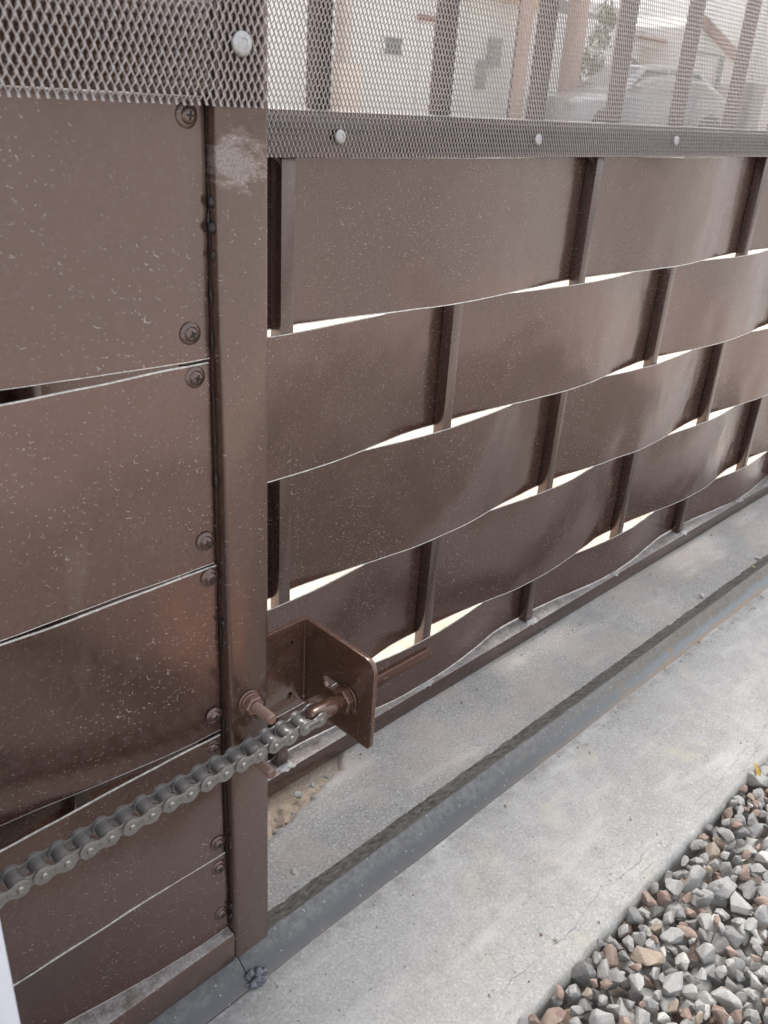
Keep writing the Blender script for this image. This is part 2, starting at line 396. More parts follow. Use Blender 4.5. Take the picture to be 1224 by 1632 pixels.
def stone_mat(name, a, b, speck):
    g = N(name); co = g.geo('Position')
    r = g.math('FRACT', g.math('ADD', g.rnd(), g.geo('Random Per Island')))
    n = g.noise(g.vmath('ADD', co, g.comb(g.math('MULTIPLY', r, 31.0), g.math('MULTIPLY', r, 17.0), r)), 150.0, 6, 0.75)
    c = g.mix(r, a, b)
    c = g.mix(g.math('MULTIPLY', g.ramp(n, [(0.38, 0.0), (0.70, 1.0)]), 0.55), c, speck)
    c = g.mix(g.math('MULTIPLY', g.ramp(g.noise(co, 600.0, 3, 0.8), [(0.55, 0.0), (0.68, 1.0)]), 0.45), c, tuple(q*0.45 for q in a))
    g.set('Base Color', c).set('Roughness', 0.88).set('Normal', g.bump(g.noise(co, 420.0, 4, 0.7), 0.35, 0.0010, g.bump(n, 0.75, 0.0024))); return g.mat
M_STONE = {
    'grey': stone_mat('grey_stone', (0.265, 0.261, 0.254), (0.385, 0.379, 0.367), (0.46, 0.452, 0.44)),
    'dark': stone_mat('dark_stone', (0.15, 0.148, 0.146), (0.23, 0.225, 0.222), (0.32, 0.31, 0.305)),
    'red': stone_mat('reddish_stone', (0.20, 0.135, 0.110), (0.33, 0.235, 0.19), (0.42, 0.35, 0.31)),
    'tan': stone_mat('tan_stone', (0.29, 0.235, 0.18), (0.37, 0.30, 0.235), (0.44, 0.39, 0.33)),
    'white': stone_mat('white_stone', (0.46, 0.435, 0.40), (0.58, 0.555, 0.52), (0.64, 0.62, 0.59)),
}

# ------------------------------------------------------------ setting: ground, concrete strip
def grid_obj(name, xs, ys, fz, mat):
    bm = bmesh.new(); V = [[bm.verts.new(fz(x, y)) for x in xs] for y in ys]
    for j in range(len(ys)-1):
        for i in range(len(xs)-1): bm.faces.new((V[j][i], V[j][i+1], V[j+1][i+1], V[j+1][i]))
    bmesh.ops.recalc_face_normals(bm, faces=bm.faces[:])
    return link(name, to_mesh(name, bm, 60), mat)
def ground_mat():
    g = N('yard_ground'); co = g.coord('Object'); y = g.sep(co)[1]
    n = g.noise(co, 6.0, 8, 0.75); f = g.voro(co, 45.0)
    near = g.mix(g.sep(f['Color'])[0], (0.22, 0.22, 0.215), (0.40, 0.385, 0.37))
    far = g.mix(n, (0.50, 0.44, 0.36), (0.62, 0.57, 0.50))
    c = g.mix(g.math('MULTIPLY_ADD', y, 40.0, 0.5, clamp=True), near, far)
    g.set('Base Color', c).set('Roughness', 0.95).set('Normal', g.bump(g.math('SUBTRACT', n, f['Distance']), 0.5, 0.01)); return g.mat
bm = bmesh.new()
bmesh.ops.create_grid(bm, x_segments=1, y_segments=1, size=1200, matrix=Matrix.Translation((0, 0, -0.06)))
structure(link('ground', to_mesh('ground', bm), ground_mat()))

SLAB_F = -0.170
def slab_front(x): return SLAB_F + 0.0022*fbm(x*9, 3.1) + 0.0012*fbm(x*60, 8.3)
def slab_back(x):
    if x < 0.07: b = 0.106
    else: b = 0.106 + (x-0.07)/0.13*0.034 + max(0, x-0.2)*0.8
    b = min(b, 0.175)
    return b + 0.004*fbm(x*30, 5.5) + 0.003*fbm(x*130, 2.5) + 0.0012*fbm(x*420, 6.5)
def slab():
    xs = [-1.4 + 0.02*i for i in range(65)]; xs = [x for x in xs if x < -0.12] + [-0.12 + 0.0035*i for i in range(48)] + [0.048 + 0.0013*i for i in range(160)] + [0.256 + 0.0035*i for i in range(268)]
    x = xs[-1]
    while x < 3.2: x += 0.03; xs.append(x)
    bm = bmesh.new(); rows = []
    ts = [0.0, 0.006, 0.014, 0.02] + [0.02 + 0.96*i/70 for i in range(1, 70)]
    def pt(x, k):
        yf, yb = slab_front(x), slab_back(x)
        if k == 'bb': return (x, yb + 0.004, -0.055)
        if k == 'fb': return (x, yf + 0.002, -0.055)
        y = yb + (yf - yb)*k
        z = 0.0012*fbm(x*7, y*7) + 0.0005*fbm(x*45, y*45, 1.0)
        d = y - yf
        if d < 0.05: z -= 0.0045*((0.05 - d)/0.05)**2.2
        if d < 0.006: z -= 0.006*((0.006 - d)/0.006)**2
        db = yb - y
        if db < 0.010 and x < 0.24: z -= 0.008*((0.010 - db)/0.010)**1.5
        return (x, y, z)
    keys = ['bb'] + ts + [0.983, 0.988, 0.992, 0.996, 1.0] + ['fb']
    V = [[bm.verts.new(pt(x, k)) for x in xs] for k in keys]
    for j in range(len(keys)-1):
        for i in range(len(xs)-1): bm.faces.new((V[j][i], V[j][i+1], V[j+1][i+1], V[j+1][i]))
    bmesh.ops.recalc_face_normals(bm, faces=bm.faces[:])
    o = link('concrete_strip', to_mesh('concrete_strip', bm, 60), M_CONC); return structure(o)
slab()
xs = [-1.4 + 0.01*i for i in range(300)] + [1.7 + 0.4*i for i in range(40)]
ys = [0.09 + 0.006*i for i in range(40)] + [0.35 + 0.2*i for i in range(12)] + [3 + 3.0*i for i in range(14)]
structure(grid_obj('sandy_yard', xs, ys, lambda x, y: (x, y, -0.010 + 0.005*fbm(x*14, y*14) + 0.002*fbm(x*60, y*60)), M_SAND))
structure(grid_obj('gravel_bed_soil', [-1.4 + 0.1*i for i in range(47)], [-1.6 + 0.05*i for i in range(30)], lambda x, y: (x, y, -0.050 + 0.004*fbm(x*10, y*10)), plain('bed_soil', (0.36, 0.32, 0.285), 0.95, 0.4, 60, 0.6, 0.004)))

# ------------------------------------------------------------ gate rail
def rail_profile():
    # inverted angle, rounded ridge: (y, z)
    p = [(-0.0060, -0.003), (-0.0058, 0.0006)]
    n = 7
    for i in range(n+1):
        a = R(-45 + 90*i/n) ; p.append((0.0157 + 0.0030*math.sin(a), 0.0158 + 0.0030*math.cos(a)))
    p += [(0.0250, 0.0105), (0.0335, 0.0055), (0.0415, 0.0008), (0.0420, -0.003)]
    return p
def rail_section(x0, x1, n, dz=0.0):
    bm = bmesh.new(); pr = rail_profile(); V = []
    for i in range(n+1):
        x = x0 + (x1-x0)*i/n
        V.append([bm.verts.new((x, y + 0.0004*fbm(x*5, 2.0), z + dz + (0.00035*fbm(x*25, y*60) if k > 1 else 0) + ((0.0016*fbm(x*90, y*90, 5) + 0.0008*fbm(x*240, y*200)) if 10 <= k <= 12 else 0))) for k, (y, z) in enumerate(pr)])
    for i in range(n):
        for k in range(len(pr)-1): bm.faces.new((V[i][k], V[i+1][k], V[i+1][k+1], V[i][k+1]))
    bm.faces.new(V[0][::-1]); bm.faces.new(V[-1])
    bmesh.ops.recalc_face_normals(bm, faces=bm.faces[:])
    return to_mesh('rail_section', bm, 40)
rail = thing('gate_rail', 'steel angle rail fixed ridge-up along the concrete strip under the sliding gate', 'rail', (0, 0.0157, 0))
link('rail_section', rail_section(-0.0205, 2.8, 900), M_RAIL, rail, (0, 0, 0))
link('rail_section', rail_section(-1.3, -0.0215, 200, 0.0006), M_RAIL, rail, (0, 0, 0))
def blob(r, sc, seed, sub=3, amp=0.35, fr=140.0):
    bm = bmesh.new(); bmesh.ops.create_icosphere(bm, subdivisions=sub, radius=r)
    for v in bm.verts:
        n = v.co.normalized(); v.co *= 1 + amp*fbm(n.x*1.6+seed, n.y*1.6, n.z*1.6, 3)
        v.co = Vector((v.co.x*sc[0], v.co.y*sc[1], v.co.z*sc[2]))
    return bm
M_WELD = metal('weld_slag', (0.16, 0.165, 0.185), 0.5, 0.4, 0.45, 260.0, 0.8)
for i, (dx, dy, dz, r) in enumerate(((0, 0, 0, .0062), (.004, .003, .002, .0050), (-.002, .005, .004, .0042), (.009, .0022, .0012, .0036), (.003, -.002, -.001, .0045))):
    link('weld_bead', to_mesh('weld_bead', blob(r, (1.1, .8, .7), i*3.3, 3, 0.6), 60), M_WELD, rail, (-0.0165+dx, -0.004+dy, 0.003+dz))

# ------------------------------------------------------------ woven slats
def slat_mesh(x0, x1, z0, z1, yf, th=0.0009, step=0.0035, seed=0.0, edge=0.0008, dents=(), drop=None, bare=0.0010):
    nx = max(2, int((x1-x0)/step)); h = z1-z0
    ts = [0.0, bare/h] + [bare/h + (1 - (bare + 0.0006)/h)*i/13 for i in range(1, 13)] + [1 - 0.0006/h, 1.0]; nz = len(ts) - 1
    bm = bmesh.new(); A, B = [], []
    for i in range(nx+1):
        x = x0 + (x1-x0)*i/nx; ra, rb = [], []
        for k in range(nz+1):
            t = ts[k]
            wob = edge*fbm(x*8, seed)*(1 if t > .5 else -1)*abs(2*t-1)**3
            z = z0 + (z1-z0)*t + wob
            y = yf(x, t) + 0.0013*fbm(x*9+seed, z*9, seed, 2) + 0.00035*fbm(x*34, z*34, seed, 2)
            for (dx, dz, da, dr) in dents: y += da*math.exp(-((x-dx)**2 + ((z-dz)*0.8)**2)/dr**2)
            if drop: z -= drop(x)*t**3
            ra.append(bm.verts.new((x, y - th/2, z))); rb.append(bm.verts.new((x, y + th/2, z)))
        A.append(ra); B.append(rb)
    for i in range(nx):
        for k in range(nz):
            f = bm.faces.new((A[i][k], A[i+1][k], A[i+1][k+1], A[i][k+1])); f.material_index = 1 if k in (0, nz-1) else 0
            bm.faces.new((B[i][k], B[i][k+1], B[i+1][k+1], B[i+1][k]))
        for k in (0, nz):
            f = bm.faces.new((A[i][k], B[i][k], B[i+1][k], A[i+1][k])); f.material_index = 1
    for i in (0, nx):
        for k in range(nz):
            f = bm.faces.new((A[i][k], A[i][k+1], B[i][k+1], B[i][k])); f.material_index = 1
    bmesh.ops.recalc_face_normals(bm, faces=bm.faces[:])
    me = to_mesh('slat', bm, 40); me.materials.append(M_SLAT); me.materials.append(M_EDGE); return me

# ------------------------------------------------------------ fence panel
FX0, FX1, FTOP = -0.75, 1.36, 0.90
fence = thing('fence_panel', 'fixed brown fence of woven metal slats with wire mesh above, behind the sliding gate', 'fence', (0.65, 0.164, 0))
box_w('bottom_rail', (FX0, FX1, 0.148, 0.180, -0.0005, 0.0228), M_BAR, fence, 0.0022)
box_w('middle_rail', (FX0, FX1, 0.148, 0.180, 0.600, 0.632), M_BAR, fence, 0.0022)
box_w('top_rail', (FX0, FX1, 0.148, 0.180, FTOP, FTOP+0.032), M_BAR, fence, 0.0022)
box_w('end_post', (FX0-0.032, FX0-0.0005, 0.148, 0.180, -0.05, FTOP+0.032), M_BAR, fence, 0.0022)
box_w('end_post', (FX1+0.0005, FX1+0.032, 0.148, 0.180, -0.05, FTOP+0.032), M_BAR, fence, 0.0022)
BP, BX = 0.209, 0.1385
kbars = range(-4, 6)
for k in kbars:
    x = BX + BP*k
    box_w('bar', (x-0.0066, x+0.0066, 0.156, 0.1692, 0.0229, 0.5998), M_BAR, fence, 0.0009)
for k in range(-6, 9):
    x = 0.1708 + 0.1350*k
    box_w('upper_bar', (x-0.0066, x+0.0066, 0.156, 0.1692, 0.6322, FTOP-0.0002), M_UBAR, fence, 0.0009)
rows = [(0.4708, 0.5993), (0.3448, 0.4698), (0.2190, 0.3438), (0.0895, 0.2180), (0.0238, 0.0885)]
for r, (z0, z1) in enumerate(rows):
    s = 1 if r % 2 == 0 else -1
    yf = lambda x, t, s=s, r=r: 0.1626 + s*0.0079*math.cos(math.pi*(x-BX)/BP)*(1 - 0.05*math.cos(2*math.pi*(x-BX)/BP))
    link('slat', slat_mesh(FX0+0.002, FX1-0.002, z0, z1, yf, seed=r*7.7+1, dents=[(BX + BP*k - random.uniform(.035, .06), z0 + random.uniform(0, .03), random.uniform(-.0016, .0026), random.uniform(.016, .03)) for k in kbars]), None, fence, (0, 0, 0))
# dabs of weld and dust where bars meet the bottom rail
M_DUST = plain('cement_dust', (0.42, 0.41, 0.40), 0.95, 0.3, 300, 0.8, 0.002)
for k in kbars:
    x = BX + BP*k
    if 0 <= k <= 5:
        link('dust_crumbs', to_mesh('dust_crumbs', blob(0.006, (1.5, 1.0, 0.28), k*2.1, 3, 0.8), 60), M_DUST, fence, (x+0.002, 0.1535, 0.0231))

# expanded metal mesh: bonds and slanting strands, one prism each
def expanded_mesh(x0, x1, z0, z1, y, px=0.0039, pz=0.0080, w=0.00034, th=0.0006):
    h = 0.0011
    nk = int((z1-z0)/(pz/2)); ni = int((x1-x0)/px)
    K, I = np.meshgrid(np.arange(nk), np.arange(ni), indexing='ij')
    nxp = (x0 + (I + 0.5*(K % 2))*px).ravel(); nzp = (z0 + 0.0014 + K*(pz/2)).ravel()
    rs = np.random.RandomState(3)
    nxp = nxp + rs.normal(0, 0.00007, nxp.shape); nzp = nzp + rs.normal(0, 0.00007, nzp.shape)
    segs = []
    tilt = 0.00055
    # bond (double width)
    segs.append((nxp, nzp-h, nxp, nzp+h, w*1.75, -tilt, tilt))
    top = np.tile(np.repeat(np.arange(nk) < nk-1, ni), 1)
    for sg in (-1, 1):
        segs.append((nxp[top] + sg*w*0.6, nzp[top]+h*0.8, nxp[top] + sg*(px/2 - w*0.6), nzp[top]+pz/2-h*0.8, w, tilt, -tilt))
    vs, qs, base = [], [], 0
    for ax, az, bx, bz, ww, ya, yb in segs:
        n = len(ax); dx, dz = bx-ax, bz-az; L = np.sqrt(dx*dx+dz*dz); px_, pz_ = -dz/L*ww, dx/L*ww
        P = np.empty((n, 8, 3))
        for e, (cx, cz, yy) in enumerate(((ax, az, ya), (bx, bz, yb))):
            for c, (s1, s2) in enumerate(((-1, -1), (1, -1), (1, 1), (-1, 1))):
                P[:, e*4+c, 0] = cx + s1*px_; P[:, e*4+c, 1] = y + yy + s2*th/2; P[:, e*4+c, 2] = cz + s1*pz_
        vs.append(P.reshape(-1, 3))
        q = np.array([[0, 4, 5, 1], [1, 5, 6, 2], [2, 6, 7, 3], [3, 7, 4, 0]])
        qs.append((base + (np.arange(n)*8)[:, None, None] + q[None]).reshape(-1, 4)); base += n*8
    V = np.concatenate(vs).astype(np.float32); Q = np.concatenate(qs).astype(np.int32)
    me = bpy.data.meshes.new('wire_mesh'); me.vertices.add(len(V)); me.vertices.foreach_set('co', V.ravel())
    me.loops.add(Q.size); me.loops.foreach_set('vertex_index', Q.ravel())
    me.polygons.add(len(Q)); me.polygons.foreach_set('loop_start', np.arange(0, Q.size, 4, dtype=np.int32))
    me.update(calc_edges=True); return me
stuff(link('wire_mesh', expanded_mesh(-0.10, FX1+0.02, 0.6005, FTOP+0.02, 0.1458), M_MESH, fence, (0, 0, 0)))
def rivet_mesh(r):
    me = to_mesh('rivet', lathe([(0, -0.0008), (r*0.99, -0.0008), (r, 0.0003), (r*0.93, 0.0011), (r*0.72, 0.0017), (r*0.45, 0.0020), (r*0.40, 0.0016), (0, 0.0015)], 28, '-Y'), 50)
    for v in me.vertices:
        v.co.x *= 1 + 0.05*fbm(v.co.x*300, v.co.z*300); v.co.z *= 1 + 0.05*fbm(v.co.z*300, v.co.x*300, 4); v.co.y += 0.0003*fbm(v.co.x*500, v.co.z*500, 9)
    return me
RM = rivet_mesh(0.0052)
for x, z in ((-0.07, .6152), (0.1777, .6147), (0.4250, .6156), (0.6862, .6175), (0.94, .617), (1.19, .616)):
    link('rivet', RM, M_ZINC, fence, (x, 0.1446, z))

# ------------------------------------------------------------ sliding gate
GX0, GTOP = -1.15, 0.90
gate = thing('sliding_gate', 'brown sliding gate end with tube post, screwed slats and mesh, standing over the rail', 'gate', (-0.55, 0.016, 0.036))
box_w('end_post', (-0.0320, 0.0, 0.0, 0.0320, 0.0362, GTOP+0.032), M_POST, gate, 0.0030, 4)
box_w('end_post', (GX0-0.032, GX0, 0.0, 0.0320, 0.0362, GTOP+0.032), M_POST, gate, 0.0030, 4)
box_w('bottom_rail', (GX0+0.0003, -0.0318, 0.0004, 0.0316, 0.0366, 0.0666), M_POST, gate, 0.0020, 2)
box_w('middle_rail', (GX0+0.0003, -0.0318, 0.0004, 0.0316, 0.6395, 0.6775), M_POST, gate, 0.0025, 3)
box_w('top_rail', (GX0+0.0003, -0.0318, 0.0004, 0.0316, GTOP, GTOP+0.0316), M_POST, gate, 0.0025, 3)
GB = -0.240
for k in range(5):
    x = GB - BP*k
    if x > GX0+0.02: box_w('bar', (x-0.0066, x+0.0066, 0.0100, 0.0232, 0.0668, 0.6393), M_BAR, gate, 0.0009)
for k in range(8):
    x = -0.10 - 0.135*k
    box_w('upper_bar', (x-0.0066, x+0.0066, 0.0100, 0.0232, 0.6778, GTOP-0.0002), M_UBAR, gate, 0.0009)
box_w('end_strip', (-0.050, -0.0322, 0.0105, 0.0135, 0.0668, 0.6393), M_BAR, gate, 0.0003)
# (bottom, top, passes in front of the first bar, depth gained by bottom edge, by top edge)
grows = [(0.5124, 0.6394, 0, .0168, .0168), (0.3868, 0.5110, 1, .0012, .0006), (0.2592, 0.3852, 0, .0168, .0008), (0.1450, 0.2568, 1, .0012, .0006), (0.0690, 0.1475, 0, .0168, .0008)]
def sstep(a, b, v): u = min(1.0, max(0.0, (v-a)/(b-a))); return u*u*(3-2*u)
def gate_y(front, lo, hi):
    def f(x, t):
        u = min(1.0, max(0.0, (-0.050 - x)/(-0.050 - GB)))      # 0 at the screwed end, 1 at the first bar
        if x > GB:
            s = u*u*(3-2*u); end = 0.0012 if front else 0.0168; k = sstep(0.82, 1.0, u)
            dep = lo + (hi-lo)*t**1.3; dep = dep + (end-dep)*k
            return 0.0084 + dep*s + (0.0012*(1-t) - 0.0004*t)*math.sin(math.pi*u)
        c = math.cos(math.pi*(x-GB)/BP)*(-1 if front else 1)
        return 0.0174 + 0.0078*c
    return f
for r, (z0, z1, fr, lo, hi) in enumerate(grows):
    link('slat', slat_mesh(GX0+0.003, -0.0338 - 0.0012*(r % 2), z0, z1, gate_y(fr, lo, hi), seed=20+r*5.1, edge=0.0011, th=0.0011, bare=0.0004, drop=(lambda x: 0.0030*sstep(0.03, 0.20, -x)) if fr else None), None, gate, (0, 0, 0))
stuff(link('wire_mesh', expanded_mesh(-0.47, -0.0012, 0.6352, GTOP+0.02, -0.0014, px=0.0040, w=0.00042), M_MESH, gate, (0, 0, 0)))
link('rivet', rivet_mesh(0.0056), M_ZINC, gate, (-0.0182, -0.0024, 0.6622))
# screws
SM = to_mesh('screw', lathe([(0, -0.0005), (0.0058, -0.0005), (0.0060, 0.0002), (0.0054, 0.0008), (0.0040, 0.0011), (0.0036, 0.0022), (0.0024, 0.0029), (0, 0.0031)], 32, '-Y'), 40)
bm = bm_box(-0.0021, 0.0021, -0.0033, -0.0024, -0.00050, 0.00050)
bmesh.ops.create_cube(bm, size=1.0, matrix=Matrix.Translation((0, -0.00288, 0)) @ Matrix.Diagonal((0.0010, 0.00090, 0.0042, 1)))
XM = to_mesh('recess_shade_cross', bm); XM.materials.append(M_DARK); SM.materials.append(M_SCREW)  # raised dark cross, the shade of the screw recess put into its colour
for i, (x, z) in enumerate(((-.0431, .6310), (-.0458, .5277), (-.0440, .5040), (-.0412, .4041), (-.0392, .3790), (-.0394, .2748), (-.0411, .2485), (-.0400, .1611), (-.0400, .1370), (-.0397, .0891))):
    a = random.uniform(0, 90)
    s = link('screw', SM, None, gate, (x, 0.0074, z), (random.uniform(-.07, .07), R(a), random.uniform(-.07, .07)))
    c = bpy.data.objects.new('recess_shade_cross', XM); COL.objects.link(c); c.parent = s
# ragged bead of sealant in the seam beside the post
bm = bmesh.new(); prev = None
for i in range(150):
    z = 0.068 + (0.57/149)*i; r = 0.00008 + 0.0022*max(0, fbm(z*85, 3) - 0.12) ; c = Vector((-0.0330 + 0.0006*fbm(z*90, 1), 0.0066 + 0.0008*fbm(z*70, 2), z))
    ring = [bm.verts.new(c + Vector((r*math.cos(R(60*j)), r*math.sin(R(60*j)), 0))) for j in range(6)]
    if prev:
        for j in range(6): bm.faces.new((prev[j], prev[(j+1) % 6], ring[(j+1) % 6], ring[j]))
    prev = ring
link('sealant_bead', to_mesh('sealant_bead', bm, 80), M_SEAL, gate, (0, 0, 0))
for z, r in ((.592, .0022), (.580, .0026), (.567, .0018), (.345, .002), (.330, .0017), (.094, .0022), (.083, .0017)):
    link('sealant_lump', to_mesh('sealant_lump', blob(r, (.8, .8, 1.3), z*90, 2, 0.6), 60), M_SEAL, gate, (-0.0325, 0.0045, z))

# ------------------------------------------------------------ bracket, bolts
BZ = 0.2547; CY = -0.0164      # chain line height and depth
brk = thing('chain_bracket', 'brown bent steel bracket bolted behind the gate post, holding the chain end', 'bracket', (0.03, 0.034, 0.222))
T = 0.004
fl = plate2d([roundrect(-0.030, 0.057, 0.2215, 0.2965, (.002, 0, 0, .002)), circle(0.0450, 0.2805, 0.0028), circle(0.0440, 0.2345, 0.0028)], T, 0.0004)
bmesh.ops.transform(fl, matrix=Matrix.Translation((0, 0.034, 0)) @ Matrix.Rotation(R(90), 4, 'X'), verts=fl.verts[:])
# quarter bend
prev = None
for i in range(9):
    a = R(90*i/8); ring = []
    for r in (0.001, 0.005):
        for z in (0.2219, 0.2961): ring.append(fl.verts.new((0.057 + r*math.sin(a), 0.031 + r*math.cos(a), z)))
    if prev:
        a0, a1, b0, b1 = prev; c0, c1, d0, d1 = ring
        for q in ((a0, a1, c1, c0), (b1, b0, d0, d1), (a1, b1, d1, c1), (b0, a0, c0, d0)): fl.faces.new(q)
    prev = ring
bmesh.ops.recalc_face_normals(fl, faces=fl.faces[:])
link('mounting_flange', to_mesh('mounting_flange', fl, 40), M_BRKT, brk, (0, 0, 0))
slot = roundrect(-CY - 0.0056 - 0.0225, -CY + 0.0056, BZ - 0.0054, BZ + 0.0054, (.0053,)*4)
pl = plate2d([roundrect(-0.031, 0.0405, 0.2215, 0.2965, (0, .004, .0095, 0)), slot], T, 0.0006)   # local x = -world y
bmesh.ops.transform(pl, matrix=Matrix(((0, 0, 1, 0.060), (-1, 0, 0, 0), (0, 1, 0, 0), (0, 0, 0, 1))), verts=pl.verts[:])
bmesh.ops.recalc_face_normals(pl, faces=pl.faces[:])
link('chain_plate', to_mesh('chain_plate', pl, 40), M_BRKT, brk, (0, 0, 0))

THR = to_mesh('threaded_shank', lathe(thread(0.0039, 0.0640, 0.0017), 20, '-Y'), 20)
NUT = to_mesh('nut', hexnut(0.0122, 0.0050, '-Y'), 25)
WSH = to_mesh('washer', lathe([(0, 0), (0.0077, 0), (0.0080, 0.0003), (0.0080, 0.0011), (0.0076, 0.0014), (0.0050, 0.0014), (0.0050, 0.0018), (0.0068, 0.0018), (0.0069, 0.0030), (0.0064, 0.0034), (0, 0.0034)], 28, '-Y'), 35)
HEAD = to_mesh('bolt_head', hexnut(0.0098, 0.004, '-Y'), 25)
M_BOLT = paint('brown_bolt_paint', (0.13, 0.074, 0.052), 0.25, 0.1, False)
for z, lab in ((0.2806, 'upper bolt with nut poking forward through the gate post above the chain'), (0.2350, 'lower bolt poking forward through the gate post below the chain')):
    b = thing('post_bolt', lab, 'bolt', (-0.0178, 0.0, z))
    link('threaded_shank', THR, M_BOLT, b, (-0.0178, 0.0375, z))
    link('washer', WSH, M_BOLT, b, (-0.0178, -0.0002, z)); link('nut', NUT, M_BOLT, b, (-0.0178, -0.0036, z), (0, R(17), 0))
    link('bolt_head', HEAD, M_BOLT, b, (-0.0178, 0.0402, z))

tb = thing('tension_bolt', 'brown threaded tension rod through the bracket plate with nut and rounded eye end', 'bolt', (0.060, CY, BZ))
link('threaded_rod', to_mesh('threaded_rod', lathe(thread(0.0051, 0.098, 0.0018), 22, 'X'), 20), M_BRKT, tb, (0.0455, CY, BZ))
eye = lathe([(0, -0.0060), (0.0024, -0.0056), (0.0045, -0.0040), (0.0061, -0.0012), (0.0065, 0.002), (0.0065, 0.0155), (0.0058, 0.0190), (0.0051, 0.0205), (0.0051, 0.025)], 28, 'X')
for v in eye.verts:      # flattened where the link plates grip it
    if v.co.x < 0.006: v.co.y = max(-0.0040, min(0.0040, v.co.y))
link('eye_end', to_mesh('eye_end', eye, 50), M_BRKT, tb, (0.0262, CY, BZ))
for x in (0.0505, 0.0626):
    link('nut', to_mesh('nut', hexnut(0.0172, 0.0062, 'X'), 25), M_BRKT, tb, (x, CY, BZ))
link('washer', to_mesh('washer', lathe([(0.0050, 0), (0.0099, 0), (0.0102, 0.0003), (0.0102, 0.0012), (0.0099, 0.0015), (0.0050, 0.0015)], 30, 'X'), 40), M_BRKT, tb, (0.0563, CY, BZ))

# ------------------------------------------------------------ roller chain
PITCH, X16 = 0.01318, 0.0271
chain = thing('roller_chain', 'grey steel roller chain stretched across the brown gate to the bracket', 'chain', (-0.12, CY, BZ))
def link_plate(rad, waist, th):
    pts = []; h = PITCH/2
    for i in range(-12, 13):
        a = R(i*10); pts.append((h + rad*math.cos(a), rad*math.sin(a)))
    for i in range(1, 8):
        t = i/8; x = (h + rad*math.cos(R(120)))*(1-2*t); pts.append((x, waist + (rad*math.sin(R(120)) - waist)*abs(1-2*t)**2.0))
    for i in range(-12, 13):
        a = R(180 + i*10); pts.append((-h + rad*math.cos(a), rad*math.sin(a)))
    for i in range(1, 8):
        t = i/8; x = -(h + rad*math.cos(R(120)))*(1-2*t); pts.append((x, -(waist + (rad*math.sin(R(120)) - waist)*abs(1-2*t)**2.0)))
    bm = plate2d([pts], th, 0.00022)
    bmesh.ops.transform(bm, matrix=Matrix.Rotation(R(90), 4, 'X'), verts=bm.verts[:])
    return bm
OUT = to_mesh('outer_plate', link_plate(0.00555, 0.0033, 0.00135), 40)
INN = to_mesh('inner_plate', link_plate(0.00560, 0.0034, 0.00135), 40)
ROL = to_mesh('roller', lathe([(0.0020, -0.0042), (0.0042, -0.0042), (0.0045, -0.0038), (0.0045, 0.0038), (0.0042, 0.0042), (0.0020, 0.0042)], 28, '-Y'), 50)
BUS = to_mesh('bushing', lathe([(0.0018, -0.0040), (0.0026, -0.0040), (0.0026, 0.0040), (0.0018, 0.0040)], 20, '-Y'), 50)
PIN = to_mesh('pin', lathe([(0, -0.0083), (0.0016, -0.0083), (0.0020, -0.0078), (0.0020, 0.0078), (0.0016, 0.0083), (0, 0.0083)], 20, '-Y'), 50)
NUM = text_mesh('41', 0.0030); NUM.materials.append(plain('stamp_shadow', (0.05, 0.048, 0.045), 0.6))
def sag(i):
    return BZ - 0.0009 + 0.00012*(i-16)*-0.5 + 0.0003*math.sin(i*2.1) if i < 15 else BZ
first, last = -9, 16
for i in range(first, last+1):
    x, z = X16 + PITCH*(i-16), sag(i)
    if i < last: link('roller', ROL, M_ROLL, chain, (x, CY, z))
    link('pin', PIN, M_PIN, chain, (x, CY, z))
    if i < last:
        z2 = sag(i+1); a = math.atan2(z2 - z, PITCH)
        outer = (i % 2 != 0)
        for s in (-1, 1):
            yo = (0.0064 if outer else 0.0049)*s
            o = link('outer_plate' if outer else 'inner_plate', OUT if outer else INN, M_CHAIN, chain, (x + PITCH/2, CY + yo, (z+z2)/2), (0, -a, 0))
            if outer and s == -1 and i != 15:
                n = bpy.data.objects.new('stamped_number', NUM); COL.objects.link(n); n.parent = o
                n.location = (0, -0.00066, 0); n.rotation_euler = (R(90), 0, 0)
            if i == 15 and s == -1:      # spring clip of the joining link
                cl = plate2d([roundrect(-PITCH/2-0.004, PITCH/2+0.003, -0.0031, 0.0031, (.003,)*4), roundrect(-PITCH/2-0.0012, PITCH/2+0.0012, -0.0009, 0.0009, (.0006,)*4)], 0.0007, 0.0001)
                bmesh.ops.transform(cl, matrix=Matrix.Rotation(R(90), 4, 'X'), verts=cl.verts[:])
                c = bpy.data.objects.new('spring_clip', to_mesh('spring_clip', cl)); c.data.materials.append(M_CHAIN); COL.objects.link(c); c.parent = o; c.location = (0, -0.0011, 0)

# ------------------------------------------------------------ gate motor beside the chain
M_PLAST = plain('pale_plastic', (0.60, 0.62, 0.68), 0.42, 0.06, 8, 0.05, 0.001)
mot = thing('gate_motor', 'pale grey plastic housing of the gate motor that takes in the chain', 'gate motor', (-0.37, -0.082, 0.0))
box('housing', (-0.52, -0.2262, -0.140, -0.030, 0.012, 0.44), M_PLAST, mot, 0.0035, 2)
box('base_plate', (-0.54, -0.2240, -0.155, -0.022, 0.001, 0.012), M_CHAIN, mot, 0.002)
box('front_cover', (-0.505, -0.2355, -0.1425, -0.1402, 0.05, 0.425), M_PLAST, mot, 0.0008)

